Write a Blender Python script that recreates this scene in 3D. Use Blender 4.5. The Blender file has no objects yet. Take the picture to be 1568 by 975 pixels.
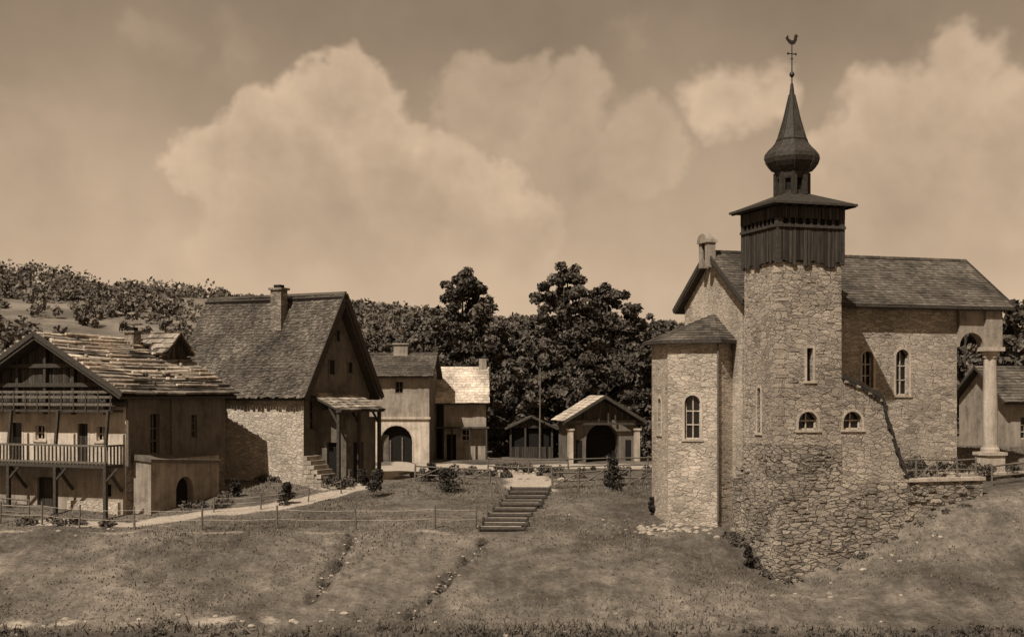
import bpy, math, random
import numpy as np
from mathutils import Vector, Matrix
random.seed(7); rng=np.random.default_rng(11)
S=bpy.context.scene
# ------------------------------------------------------------------ helpers
def T(L,k=1.0): return (L*1.18,L*0.98*k,L*0.77*k,1)
def newmat(name,rough=.9):
    m=bpy.data.materials.new(name); m.use_nodes=True
    nt=m.node_tree; b=nt.nodes['Principled BSDF']; b.inputs['Roughness'].default_value=rough
    b.inputs['Specular IOR Level'].default_value=.15
    return m,nt,b
def nd(nt,t,**kw):
    n=nt.nodes.new(t)
    for k,v in kw.items(): setattr(n,k,v)
    return n
def ramp(nt,src,stops):
    r=nt.nodes.new('ShaderNodeValToRGB'); e=r.color_ramp.elements
    while len(e)<len(stops): e.new(.5)
    for i,(p,c) in enumerate(stops): e[i].position=p; e[i].color=c
    nt.links.new(src,r.inputs[0]); return r.outputs[0]
def mixc(nt,f,a,b,mode='MIX'):
    m=nt.nodes.new('ShaderNodeMix'); m.data_type='RGBA'; m.blend_type=mode
    for s,i in ((f,0),(a,6),(b,7)):
        if isinstance(s,(int,float)): m.inputs[i].default_value=s
        elif isinstance(s,tuple): m.inputs[i].default_value=s
        else: nt.links.new(s,m.inputs[i])
    return m.outputs[2]
def math_(nt,op,a,b=None,c=None,clamp=False):
    m=nt.nodes.new('ShaderNodeMath'); m.operation=op; m.use_clamp=clamp
    for i,s in enumerate((a,b,c)):
        if s is None: continue
        if isinstance(s,(int,float)): m.inputs[i].default_value=s
        else: nt.links.new(s,m.inputs[i])
    return m.outputs[0]
def objco(nt,scale=(1,1,1),world=False):
    if world:
        g=nt.nodes.new('ShaderNodeNewGeometry'); src=g.outputs['Position']
    else:
        g=nt.nodes.new('ShaderNodeTexCoord'); src=g.outputs['Object']
    mp=nd(nt,'ShaderNodeMapping'); mp.inputs['Scale'].default_value=scale
    nt.links.new(src,mp.inputs[0]); return mp.outputs[0]
def noise(nt,co,scale,detail=4,rough=.6):
    n=nd(nt,'ShaderNodeTexNoise'); n.inputs['Scale'].default_value=scale
    n.inputs['Detail'].default_value=detail; n.inputs['Roughness'].default_value=rough
    if co is not None: nt.links.new(co,n.inputs['Vector'])
    return n.outputs['Fac'],n.outputs['Color']
def bump(nt,b,h,s=.5,d=.05):
    n=nd(nt,'ShaderNodeBump'); n.inputs['Strength'].default_value=s; n.inputs['Distance'].default_value=d
    nt.links.new(h,n.inputs['Height']); nt.links.new(n.outputs[0],b.inputs['Normal'])

def m_stone(name,sc=(2.6,2.6,6.5),lo=.15,hi=.36,mort=.3,edge=.05,bs=.9,stain=.5):
    m,nt,b=newmat(name)
    co=objco(nt)
    nf,ncol=noise(nt,co,1.7,3)
    w=nt.nodes.new('ShaderNodeVectorMath'); w.operation='MULTIPLY_ADD'
    nt.links.new(ncol,w.inputs[0]); w.inputs[1].default_value=(.35,.35,.22); nt.links.new(co,w.inputs[2])
    mp=nd(nt,'ShaderNodeMapping'); mp.inputs['Scale'].default_value=sc; nt.links.new(w.outputs[0],mp.inputs[0])
    v=nd(nt,'ShaderNodeTexVoronoi'); v.inputs['Scale'].default_value=1; nt.links.new(mp.outputs[0],v.inputs['Vector'])
    ve=nd(nt,'ShaderNodeTexVoronoi',feature='DISTANCE_TO_EDGE'); ve.inputs['Scale'].default_value=1; nt.links.new(mp.outputs[0],ve.inputs['Vector'])
    sp=nd(nt,'ShaderNodeSeparateColor'); nt.links.new(v.outputs['Color'],sp.inputs[0])
    c=ramp(nt,sp.outputs[0],[(0,T(lo)),(.5,T((lo+hi)*.52)),(1,T(hi))])
    e=nd(nt,'ShaderNodeMapRange'); e.inputs['From Max'].default_value=edge*1.6; e.inputs['From Min'].default_value=edge*.3; nt.links.new(ve.outputs['Distance'],e.inputs[0])
    # mortar washes over part of the wall, so the joints fade in and out
    fm,_=noise(nt,co,.8,4,.6)
    wash=nd(nt,'ShaderNodeMapRange'); wash.inputs['From Min'].default_value=.42; wash.inputs['From Max'].default_value=.62; nt.links.new(fm,wash.inputs[0])
    c=mixc(nt,e.outputs[0],T(mort),c)
    c=mixc(nt,math_(nt,'MULTIPLY',wash.outputs[0],.55),c,T((lo+hi)*.55))
    f1,_=noise(nt,co,14,3,.7)
    c=mixc(nt,.75,c,ramp(nt,f1,[(.3,(.55,.55,.55,1)),(.7,(1.25,1.25,1.25,1))]),'MULTIPLY')
    f2,_=noise(nt,objco(nt,(1,1,.6)),.55,4,.65)
    c=mixc(nt,stain,c,ramp(nt,f2,[(.33,(.45,.45,.45,1)),(.62,(1.25,1.25,1.25,1))]),'MULTIPLY')
    nt.links.new(c,b.inputs['Base Color'])
    h=math_(nt,'ADD',math_(nt,'MULTIPLY',e.outputs[0],.7),math_(nt,'MULTIPLY',f1,.8))
    h=math_(nt,'ADD',h,math_(nt,'MULTIPLY',sp.outputs[1],.7))
    bump(nt,b,h,bs,.06)
    return m
def m_plaster(name,L=.34,var=.5):
    m,nt,b=newmat(name)
    co=objco(nt)
    f,_=noise(nt,co,.9,5,.7); f2,_=noise(nt,objco(nt,(5,5,.6)),1,4,.6); f3,_=noise(nt,co,18,3,.7)
    c=mixc(nt,var,T(L),ramp(nt,f,[(.3,T(L*.35)),(.52,T(L)),(.7,T(L*1.2))]))
    c=mixc(nt,.6,c,ramp(nt,f2,[(.3,(.5,.5,.5,1)),(.65,(1.15,1.15,1.15,1))]),'MULTIPLY')
    c=mixc(nt,.6,c,ramp(nt,f3,[(.3,(.65,.65,.65,1)),(.7,(1.2,1.2,1.2,1))]),'MULTIPLY')
    nt.links.new(c,b.inputs['Base Color']); bump(nt,b,math_(nt,'ADD',f,f3),.7,.05); return m
def m_wood(name,L=.09,axis='x',w=.2,var=1.0):
    m,nt,b=newmat(name)
    g=nt.nodes.new('ShaderNodeTexCoord'); s=nd(nt,'ShaderNodeSeparateXYZ'); nt.links.new(g.outputs['Object'],s.inputs[0])
    if axis=='z': q=s.outputs[2]; sc=(1.2,1.2,14)
    else: q=math_(nt,'ADD',s.outputs[0],s.outputs[1]); sc=(14,14,1.2)
    q=math_(nt,'DIVIDE',q,w); fr=math_(nt,'FRACT',q); fl=math_(nt,'FLOOR',q)
    wn=nd(nt,'ShaderNodeTexWhiteNoise',noise_dimensions='1D'); nt.links.new(fl,wn.inputs['W'])
    f,_=noise(nt,objco(nt,sc),1,4,.65)
    c=ramp(nt,wn.outputs[0],[(0,T(L*.6)),(1,T(L*1.5))])
    c=mixc(nt,.8,c,ramp(nt,f,[(.3,(.4,.4,.4,1)),(.7,(1.6,1.6,1.6,1))]),'MULTIPLY')
    gap=math_(nt,'GREATER_THAN',fr,.1)
    c=mixc(nt,gap,T(L*.12),c)
    nt.links.new(c,b.inputs['Base Color']); bump(nt,b,math_(nt,'ADD',gap,f),.7,.03); return m
def m_var(name,lo,hi,gr=.6,nsc=6,bs=.5,mid=None):
    m,nt,b=newmat(name)
    a=nd(nt,'ShaderNodeAttribute',attribute_name='var')
    st=[(0,T(lo)),(1,T(hi))] if mid is None else [(0,T(lo)),(.6,T(mid)),(1,T(hi))]
    c=ramp(nt,a.outputs['Fac'],st)
    f,_=noise(nt,objco(nt),nsc,4,.7); f2,_=noise(nt,objco(nt),.5,4,.6)
    c=mixc(nt,gr,c,ramp(nt,f,[(.3,(.45,.45,.45,1)),(.7,(1.5,1.5,1.5,1))]),'MULTIPLY')
    c=mixc(nt,.75,c,ramp(nt,f2,[(.35,(.45,.45,.45,1)),(.65,(1.45,1.45,1.45,1))]),'MULTIPLY')
    nt.links.new(c,b.inputs['Base Color']); bump(nt,b,f,bs,.03); return m
def m_leaf(name,lo,hi):
    m,nt,b=newmat(name,.8)
    a=nd(nt,'ShaderNodeAttribute',attribute_name='var')
    c=ramp(nt,a.outputs['Fac'],[(0,T(lo)),(1,T(hi))])
    nt.links.new(c,b.inputs['Base Color'])
    return m
def m_plain(name,L,rough=.8,n=8):
    m,nt,b=newmat(name,rough); f,_=noise(nt,objco(nt),n,4,.6)
    nt.links.new(ramp(nt,f,[(.3,T(L*.6)),(.7,T(L*1.3))]),b.inputs['Base Color']); bump(nt,b,f,.3,.02); return m

class MB:
    def __init__(s): s.v=[];s.f=[];s.m=[];s.c=[]
    def poly(s,pts,mat=0,c=.5):
        i=len(s.v); s.v+=[tuple(p) for p in pts]; s.c+=[c]*len(pts); s.f.append(tuple(range(i,i+len(pts)))); s.m.append(mat)
    def hexa(s,p,mat=0,c=.5):
        i=len(s.v); s.v+=[tuple(q) for q in p]; s.c+=[c]*8
        for f in ((0,3,2,1),(4,5,6,7),(0,1,5,4),(1,2,6,5),(2,3,7,6),(3,0,4,7)):
            s.f.append(tuple(i+k for k in f)); s.m.append(mat)
    def box(s,x0,x1,y0,y1,z0,z1,mat=0,c=.5):
        s.hexa([(x0,y0,z0),(x1,y0,z0),(x1,y1,z0),(x0,y1,z0),(x0,y0,z1),(x1,y0,z1),(x1,y1,z1),(x0,y1,z1)],mat,c)
    def beam(s,a,b,w,h=None,mat=0,c=.5):
        a=Vector(a);b=Vector(b);h=h or w; d=(b-a).normalized()
        up=Vector((0,0,1)) if abs(d.z)<.95 else Vector((0,1,0))
        r=d.cross(up).normalized(); u=r.cross(d).normalized()
        r*=w/2;u*=h/2
        s.hexa([a-r-u,a+r-u,b+r-u,b-r-u,a-r+u,a+r+u,b+r+u,b-r+u],mat,c)
    def tube(s,pts,rad,n=8,mat=0,c=.5,cap=True):
        i=len(s.v); N=len(pts)
        for k,(p,r) in enumerate(zip(pts,rad)):
            p=Vector(p); d=(Vector(pts[min(k+1,N-1)])-Vector(pts[max(k-1,0)])).normalized()
            up=Vector((0,0,1)) if abs(d.z)<.9 else Vector((0,1,0))
            a=d.cross(up).normalized(); b=a.cross(d)
            for j in range(n):
                t=2*math.pi*j/n; s.v.append(tuple(p+a*math.cos(t)*r+b*math.sin(t)*r)); s.c.append(c)
        for k in range(N-1):
            for j in range(n):
                s.f.append((i+k*n+j,i+k*n+(j+1)%n,i+(k+1)*n+(j+1)%n,i+(k+1)*n+j)); s.m.append(mat)
        if cap:
            s.f.append(tuple(i+j for j in range(n))); s.m.append(mat)
            s.f.append(tuple(i+(N-1)*n+j for j in range(n))); s.m.append(mat)
    def lathe(s,cx,cy,prof,n=8,mat=0,rot=0,c=.5):
        i=len(s.v)
        for z,r in prof:
            for j in range(n):
                t=rot+2*math.pi*j/n; s.v.append((cx+r*math.cos(t),cy+r*math.sin(t),z)); s.c.append(c)
        for k in range(len(prof)-1):
            for j in range(n):
                s.f.append((i+k*n+j,i+k*n+(j+1)%n,i+(k+1)*n+(j+1)%n,i+(k+1)*n+j)); s.m.append(mat)
        s.f.append(tuple(i+(len(prof)-1)*n+j for j in range(n))); s.m.append(mat)
    def make(s,name,mats,parent=None,loc=None,rot=0,smooth=False):
        me=bpy.data.meshes.new(name); me.from_pydata(s.v,[],s.f)
        for m in mats: me.materials.append(m)
        me.polygons.foreach_set('material_index',s.m)
        a=me.attributes.new('var','FLOAT','POINT'); a.data.foreach_set('value',s.c)
        if smooth: me.polygons.foreach_set('use_smooth',[True]*len(s.f))
        me.update()
        o=bpy.data.objects.new(name,me); S.collection.objects.link(o)
        if parent: o.parent=parent
        if loc: o.location=loc
        o.rotation_euler[2]=rot
        return o
def empty(name,loc=(0,0,0),rot=0):
    e=bpy.data.objects.new(name,None); e.empty_display_size=.5; S.collection.objects.link(e)
    e.location=loc; e.rotation_euler[2]=rot; return e
def quads_obj(name,V,var,mats,parent=None):
    n=len(V); me=bpy.data.meshes.new(name)
    me.vertices.add(n*4); me.vertices.foreach_set('co',V.reshape(-1).astype(np.float32))
    me.loops.add(n*4); me.loops.foreach_set('vertex_index',np.arange(n*4,dtype=np.int32))
    me.polygons.add(n); me.polygons.foreach_set('loop_start',np.arange(0,n*4,4,dtype=np.int32))
    a=me.attributes.new('var','FLOAT','POINT'); a.data.foreach_set('value',np.repeat(var,4).astype(np.float32))
    for m in mats: me.materials.append(m)
    me.update(calc_edges=True); me.validate()
    o=bpy.data.objects.new(name,me); S.collection.objects.link(o)
    if parent: o.parent=parent
    return o

def wall(mb,o,u,n,L,z0,z1,ops=(),depth=.22,mat=0,pane=1,frame=2,surround=None,topf=None):
    o=Vector(o);u=Vector(u).normalized();n=Vector(n).normalized();k=Vector((0,0,1))
    P=lambda a,z,d=0:o+u*a+k*z-n*d
    us=sorted({0,L}|{q for p in ops for q in p[:2]}); zs=sorted({z0,z1}|{q for p in ops for q in p[2:4]})
    for i in range(len(us)-1):
        for j in range(len(zs)-1):
            cu=(us[i]+us[i+1])/2; cz=(zs[j]+zs[j+1])/2
            if any(p[0]<cu<p[1] and p[2]<cz<p[3] for p in ops): continue
            mb.poly([P(us[i],zs[j]),P(us[i+1],zs[j]),P(us[i+1],zs[j+1]),P(us[i],zs[j+1])],mat)
    for p in ops:
        a,b,c,d=p[:4]; arch=p[4]; fr=p[5] if len(p)>5 else True
        if arch:
            r=(b-a)/2; r2=min(r,(d-c)*.6); cc=(a+b)/2; N=10
            pts=[(cc-r*math.cos(math.pi*i/N), d-r2+r2*math.sin(math.pi*i/N)) for i in range(N+1)]
            for i in range(N):
                p0,p1=pts[i],pts[i+1]
                mb.poly([P(p0[0],p0[1]),P(p1[0],p1[1]),P(p1[0],d),P(p0[0],d)],mat)
            out=[(a,c)]+pts+[(b,c)]
        else: out=[(a,c),(a,d),(b,d),(b,c)]
        for i in range(len(out)):
            q,w=out[i],out[(i+1)%len(out)]
            mb.poly([P(q[0],q[1]),P(w[0],w[1]),P(w[0],w[1],depth),P(q[0],q[1],depth)],mat)
        mb.poly([P(x,z,depth-.004) for x,z in out],pane)
        if fr:
            t=.05; dd=depth-.06
            for x in ((a+b)/2,):
                mb.beam(P(x,c,dd),P(x,d-.03,dd),t,.05,frame)
            for q in ([c+(d-c)*.33,c+(d-c)*.64] if (d-c)>1 else [c+(d-c)*.5]):
                mb.beam(P(a,q,dd),P(b,q,dd),.05,t,frame)
            for x in (a+.03,b-.03): mb.beam(P(x,c,dd),P(x,(d-.03) if not arch else d-r2,dd),.06,.05,frame)
            mb.beam(P(a,c+.03,dd),P(b,c+.03,dd),.05,.07,frame)
        if surround is not None:
            t=.11
            for i in range(len(out)-1):
                q,w=out[i],out[i+1]
                cx,cz=(a+b)/2,(c+d)/2
                def ex(pt):
                    return (pt[0]+(t if pt[0]>cx+.01 else -t if pt[0]<cx-.01 else 0), pt[1]+(t if pt[1]>cz else 0))
                if arch and i>0 and i<len(out)-2:
                    def ex2(pt):
                        vx,vz=pt[0]-cx,pt[1]-(d-r2); l=math.hypot(vx,vz) or 1; return (pt[0]+vx/l*t,pt[1]+vz/l*t)
                    e1,e2=ex2(q),ex2(w)
                elif arch:
                    e1=(q[0]+(t if q[0]>cx else -t),q[1]); e2=(w[0]+(t if w[0]>cx else -t),w[1])
                else: e1,e2=ex(q),ex(w)
                mb.hexa([P(*q),P(*w),P(*e2),P(*e1),P(q[0],q[1],-.02),P(w[0],w[1],-.02),P(e2[0],e2[1],-.02),P(e1[0],e1[1],-.02)],surround)
            mb.hexa([P(a-t-.04,c-.1),P(b+t+.04,c-.1),P(b+t+.04,c),P(a-t-.04,c),P(a-t-.04,c-.1,-.06),P(b+t+.04,c-.1,-.06),P(b+t+.04,c,-.06),P(a-t-.04,c,-.06)],surround)

def shingles(mb,o,u,v,LU,LV,w=.3,h=.25,th=.03,jit=.3,mat=0,rowvar=.3,sag=0,miss=0,sp=.35,rag=.02):
    o=Vector(o);u=Vector(u).normalized();v=Vector(v).normalized();n=u.cross(v)
    if n.z<0:n=-n
    rows=int(LV/h)+1
    for r in range(rows):
        s0=max(0,LV-(r+1)*h-.08); s1=LV-r*h
        if s1<=0.05: break
        rv=random.uniform(-rowvar,rowvar); x=-random.random()*w*.5
        while x<LU:
            ww=w*random.uniform(1-jit,1+jit); a=max(x,0);b=min(x+ww-.012,LU); x+=ww
            if b-a<.04 or random.random()<miss: continue
            c=min(1,max(0,.5+rv*.5+random.uniform(-sp,sp)))
            t=th*random.uniform(.7,1.5); e=random.uniform(-rag,rag*1.6)
            sg=lambda q,sv: -sag*math.sin(math.pi*q/LU)*math.sin(math.pi*min(1,sv/LV))-sag*.5*math.sin(math.pi*q/LU)
            A=o+u*a+v*s0+n*(sg(a,s0));B=o+u*b+v*s0+n*(sg(b,s0));C=o+u*b+v*(s1+e)+n*(t+sg(b,s1));D=o+u*a+v*(s1+e)+n*(t+sg(a,s1))
            mb.hexa([A-n*.02,B-n*.02,C-n*th*1.2,D-n*th*1.2,A+n*.01,B+n*.01,C+n*.01,D+n*.01],mat,c)
def slab(mb,o,u,v,LU,LV,th=.12,mat=0,off=0.0):
    o=Vector(o);u=Vector(u).normalized();v=Vector(v).normalized();n=u.cross(v)
    if n.z<0:n=-n
    o=o-n*off
    A=o;B=o+u*LU;C=B+v*LV;D=A+v*LV
    mb.hexa([A-n*th,B-n*th,C-n*th,D-n*th,A,B,C,D],mat)

# ------------------------------------------------------------------ materials
M_tower=m_stone('tower_rubble_stone',(2.3,2.3,6.4),.21,.45,.24,.045,1.0,.5)
M_base=m_stone('rough_base_stone',(2.0,2.0,6.2),.16,.40,.10,.055,1.2,.6)
M_nave=m_stone('nave_stone',(2.4,2.4,6),.22,.45,.27,.04,.8,.5)
M_apse=m_stone('apse_stone',(2.6,2.6,7),.27,.50,.31,.04,.8,.5)
M_house=m_stone('house_stone',(3,3,7),.30,.56,.38,.045,.9,.5)
M_drk=m_stone('shaded_stone',(3,3,7),.13,.30,.16,.05,.9,.6)  # darker stone: chalet side's shade put into the colour; chimneys share it
M_plL=m_plaster('pale_plaster',.50,.6); M_plM=m_plaster('aged_plaster',.29,.75); M_plD=m_plaster('dark_shaded_plaster',.14,.75)  # darkest plaster has the shade of walls facing off the sun in its colour
M_trim=m_plaster('trim_stone',.44,.45)
M_woodV=m_wood('weathered_vertical_boards',.055,'x',.22)
M_belfry=m_wood('belfry_boards',.04,'x',.17)
M_beam=m_plain('old_beam_wood',.05); M_beamL=m_plain('grey_fence_wood',.12); M_frame=m_plain('pale_window_frame',.40)
M_pane,nt,b=newmat('dark_window_glass',.15); b.inputs['Base Color'].default_value=T(.012); b.inputs['Specular IOR Level'].default_value=.5
M_dark=m_plain('dark_interior',.012)
M_door=m_wood('door_boards',.03,'x',.16)
M_tileN=m_var('nave_roof_tiles',.05,.125); M_tile2=m_var('steep_roof_tiles',.05,.12); M_slab=m_var('stone_slab_roof',.05,.46,.6,4,.6,.24)
M_tileL=m_var('pale_roof_tiles',.32,.52); M_tileD=m_var('dark_roof_tiles',.05,.11)
M_spire=m_plain('spire_slate',.04,.6,6)
M_metal=m_plain('iron',.03,.5)
M_leaf=m_leaf('tree_foliage',.028,.14); M_leafH=m_leaf('hazed_hill_foliage',.06,.165); M_bush=m_leaf('bush_foliage',.015,.06)  # hill leaves lightened: distance haze put into their colour
M_bark=m_plain('bark',.06); M_grass=m_leaf('grass_blades',.08,.18); M_rock=m_stone('loose_rock',(3,3,3),.2,.4,.3,.02,.6,.4)
M_wire=m_plain('galvanised_wire',.4,.5)

# ------------------------------------------------------------------ terrain
def sstep(x,a,b):
    t=np.clip((x-a)/(b-a),0,1); return t*t*(3-2*t)
PY=[-400,20,40,45.6,46.6,48.2,48.9,57.7,58.6,61,66,71,80,95,125]; PZ=[-6.5,-5.2,-4.3,-3.95,-3.72,-3.52,-3.4,-1.42,-1.3,-1.05,-.45,.0,.0,.05,.4]
RA=[-.6,-.4,-.349,-.22,-.145,-.07,0,.11,.3,.6]; RH=[44,42,38.5,32.5,30.5,28.5,26,23.5,22,20]
GUL=((-7.1,58,-7.8,50),(-1.1,57.6,-3.9,48.6))
def gz(x,y):
    x=np.asarray(x,float);y=np.asarray(y,float)
    z=np.interp(y+.18*np.sin(x*.8)+.1*np.sin(x*2.9),PY,PZ)
    z=z+ sstep(x,14,22)*1.75*sstep(y,50,58.5)*(1-sstep(y,75,110))
    z=z-.95*np.exp(-((x-12)/3.0)**2-((y-54.3)/2.6)**2)
    z=z+.06*np.sin(x*.9+y*.35)*np.sin(y*.8-x*.2)+.03*np.sin(x*2.3+1)*np.sin(y*1.9)
    bk=sstep(y,45,48)*(1-sstep(y,56.5,58.2))
    z=z+bk*(.07*np.sin(x*1.7+np.sin(y*1.1)*1.5)*np.sin(y*1.3+x*.4)+.035*np.sin(x*4.1+y*1.3)*np.sin(y*3.7-x*1.1)+.09*np.sin(x*.37+.6*np.sin(y*.5)))
    for (x0,y0,x1,y1) in GUL:
        t=np.clip((y-y0)/(y1-y0),0,1); cx=x0+(x1-x0)*t+.12*np.sin(y*2.1)+.07*np.sin(y*5.3)
        m=sstep(y,min(y1,y0)-1,min(y1,y0)+.5)*(1-sstep(y,max(y0,y1)-.5,max(y0,y1)+.8))
        z=z-.32*m*np.exp(-((x-cx)/.24)**2)+.08*m*np.exp(-((x-cx-.5)/.25)**2)
    a=x/np.maximum(y,1)
    R=np.interp(a,RA,RH)
    hz=R*sstep(y,100,430)*1.0*(.55+.45*sstep(y,160,420))+ (np.sin(x*.045+2)*np.sin(y*.03)*1.5+np.sin(x*.11)*.6)*sstep(y,140,220)
    z=z+np.where(y>100,hz,0)-sstep(y,440,1500)*18
    return z
xs=np.unique(np.concatenate([np.linspace(-900,-60,50),np.linspace(-60,-30,40),np.linspace(-30,34,360),np.linspace(34,60,30),np.linspace(60,900,50)]))
ys=np.unique(np.concatenate([np.linspace(-300,36,24),np.linspace(36,76,300),np.linspace(76,110,80),np.linspace(110,460,110),np.linspace(460,3000,26)]))
X,Y=np.meshgrid(xs,ys); Z=gz(X,Y)
def seg(X,Y,pts):
    D=np.full(X.shape,1e9)
    for (x0,y0),(x1,y1) in zip(pts[:-1],pts[1:]):
        dx,dy=x1-x0,y1-y0; t=np.clip(((X-x0)*dx+(Y-y0)*dy)/(dx*dx+dy*dy),0,1)
        D=np.minimum(D,np.hypot(X-x0-t*dx,Y-y0-t*dy))
    return D
def pathmask(X,Y):
    w=.25*np.sin(X*1.3)+.2*np.sin(Y*1.7+X)
    p=1-sstep(seg(X,Y,[(-22,60.0),(-17.9,60),(-11.6,64),(-8.2,69),(-7.6,76),(-7.7,90)])+w*.5,.5,.95)
    p=np.maximum(p,(1-sstep(seg(X,Y,[(1.1,68.5),(1.0,74),(0.2,80),(-3,86),(-7,87)])+w*.6,.9,1.7)))
    p=np.maximum(p,1-sstep(np.hypot((X+4)/7.5,(Y-84.5)/4.4)+w*.1,.8,1.05))
    p=np.maximum(p,1-sstep(np.hypot((X-6)/6,(Y-86)/3)+w*.1,.7,1.1))
    r=(1-sstep(np.abs(Y-47.7-.3*np.sin(X*.6)-.15*np.sin(X*3.1)),.15,.8))*(1-sstep(X,-11,-5))*(.55+.45*np.sin(X*1.9+np.sin(X*.7)*3))
    r2=(1-sstep(np.abs(Y-58.1+.1*np.sin(X*2)),.12,.35))*.6*(1-sstep(X,-3,1))*(.6+.4*np.sin(X*1.3))
    return p,np.maximum(r,r2)
pm,rm=pathmask(X,Y)
g1=np.zeros_like(X)
for (x0,y0,x1,y1) in GUL:
    g1=np.maximum(g1,np.exp(-(seg(X,Y,[(x0,y0),(x1,y1)])/.3)**2)*(.55+.45*np.sin(Y*2.7+X)))
ny,nx=X.shape
me=bpy.data.meshes.new('ground')
V=np.stack([X,Y,Z],-1).reshape(-1,3)
idx=np.arange(nx*ny).reshape(ny,nx)
F=np.stack([idx[:-1,:-1],idx[:-1,1:],idx[1:,1:],idx[1:,:-1]],-1).reshape(-1,4)
me.from_pydata(V.tolist(),[],F.tolist())
bank=sstep(Y,46,47)*(1-sstep(Y,57.6,58.4))
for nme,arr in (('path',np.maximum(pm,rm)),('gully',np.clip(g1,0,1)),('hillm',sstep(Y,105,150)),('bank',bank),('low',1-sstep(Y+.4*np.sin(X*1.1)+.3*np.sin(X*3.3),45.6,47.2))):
    a=me.attributes.new(nme,'FLOAT','POINT'); a.data.foreach_set('value',arr.reshape(-1).astype(np.float32))
me.polygons.foreach_set('use_smooth',[True]*len(F))
gm,nt,b=newmat('ground_grass_and_earth',1.0)
co=objco(nt,world=True)
f1,_=noise(nt,co,.22,6,.66); f2,_=noise(nt,co,5,5,.75); f3,_=noise(nt,co,.05,5,.65); f4,_=noise(nt,objco(nt,(1.3,.2,.2),True),1.0,5,.7); f5,_=noise(nt,co,1.3,5,.7)
g=ramp(nt,f2,[(.3,T(.08)),(.55,T(.115)),(.75,T(.165))])
at=nd(nt,'ShaderNodeAttribute',attribute_name='bank')
g=mixc(nt,math_(nt,'MULTIPLY',at.outputs['Fac'],.6),g,ramp(nt,f4,[(.3,T(.09)),(.5,T(.14)),(.7,T(.21))]))
g=mixc(nt,.85,g,ramp(nt,f1,[(.36,(.5,.5,.5,1)),(.5,(.95,.95,.95,1)),(.64,(1.4,1.4,1.4,1))]),'MULTIPLY')
g=mixc(nt,.7,g,ramp(nt,f5,[(.35,(.6,.6,.6,1)),(.65,(1.4,1.4,1.4,1))]),'MULTIPLY')
g=mixc(nt,.5,g,ramp(nt,f2,[(.3,(.6,.6,.6,1)),(.7,(1.4,1.4,1.4,1))]),'MULTIPLY')
at=nd(nt,'ShaderNodeAttribute',attribute_name='gully'); g=mixc(nt,math_(nt,'MULTIPLY',at.outputs['Fac'],.85),g,T(.025))
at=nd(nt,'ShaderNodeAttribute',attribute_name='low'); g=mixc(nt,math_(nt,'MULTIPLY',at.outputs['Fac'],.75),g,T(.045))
at=nd(nt,'ShaderNodeAttribute',attribute_name='hillm')
hc=ramp(nt,f3,[(.38,T(.09)),(.5,T(.13)),(.6,T(.2))]); g=mixc(nt,at.outputs['Fac'],g,hc)  # hill ground lightened too, haze put into the colour
at=nd(nt,'ShaderNodeAttribute',attribute_name='path')
pf=math_(nt,'ADD',at.outputs['Fac'],math_(nt,'MULTIPLY_ADD',f2,.9,-.45)); pf=math_(nt,'MULTIPLY_ADD',pf,1.6,-.5,True)
pf=math_(nt,'MULTIPLY',pf,math_(nt,'GREATER_THAN',at.outputs['Fac'],.02))
g=mixc(nt,pf,g,ramp(nt,f2,[(.3,T(.26)),(.7,T(.46))]))
nt.links.new(g,b.inputs['Base Color']); bump(nt,b,math_(nt,'ADD',f2,math_(nt,'MULTIPLY',f5,1.2)),.9,.13)
me.materials.append(gm); me.update()
go=bpy.data.objects.new('ground',me); S.collection.objects.link(go)

# ------------------------------------------------------------------ CHURCH
A=math.radians(17.6)
CH=empty('village_church',(11.45,55,0),A)
LM=Matrix.Translation((11.45,55,0))@Matrix.Rotation(A,4,'Z')
s=3.07
mb=MB()
zt=10.6; zb=2.7
wall(mb,(0,0,0),(1,0,0),(0,-1,0),s,zb,zt,[(1.38,1.68,5.48,6.9,False,False),(.97,1.92,3.36,4.15,True,True)],.3,0,1,2,3)
wall(mb,(0,s,0),(0,-1,0),(-1,0,0),s,zb,zt,[(1.2,1.5,3.2,5.2,True,False)],.3,0,1,2,3)
wall(mb,(s,0,0),(0,1,0),(1,0,0),s,zb,zt,[],.3)
wall(mb,(s,s,0),(-1,0,0),(0,1,0),s,zb,zt,[],.3)
mb.poly([(0,0,zt),(s,0,zt),(s,s,zt),(0,s,zt)],0)
for i in range(19):
    z=2.75+i*.41; a=.5 if i%2 else .3; h=random.uniform(.3,.39)
    mb.box(-.014,a*random.uniform(.8,1.1),-.014,.3 if i%2 else .45,z,z+h,4,random.random())
    mb.box(s-a*random.uniform(.8,1.1),s+.014,-.014,.28,z,z+h,4,random.random())
for i in range(70):
    x=random.uniform(.5,s-.6); z=random.uniform(2.9,10.2); w=random.uniform(.18,.42)
    if (1.2<x+w and x<1.85 and 5.2<z<7.1) or (.8<x+w and x<2.05 and 3.1<z<4.4): continue
    mb.box(x,x+w,-random.uniform(.01,.025),.05,z,z+random.uniform(.1,.19),0)
for i in range(50):
    y=random.uniform(.5,s-.2); z=random.uniform(2.9,10.2)
    if 1.2<y<2.2 and 2.8<z<5.5: continue
    mb.box(-random.uniform(.01,.025),.05,y,y+random.uniform(.15,.35),z,z+random.uniform(.1,.19),0)
mb.make('tower_walls',[M_tower,M_pane,M_frame,M_trim,m_stone('quoin_stone',(1.6,1.6,3.4),.24,.42,.2,.03,.9,.6)],CH)
mb=MB()
def frustum(mb,x0,x1,y0,y1,z0,z1,bt,mat=0):
    mb.hexa([(x0-bt,y0-bt,z0),(x1,y0-bt,z0),(x1,y1,z0),(x0-bt,y1,z0),(x0,y0,z1),(x1,y0,z1),(x1,y1,z1),(x0,y1,z1)],mat)
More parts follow.
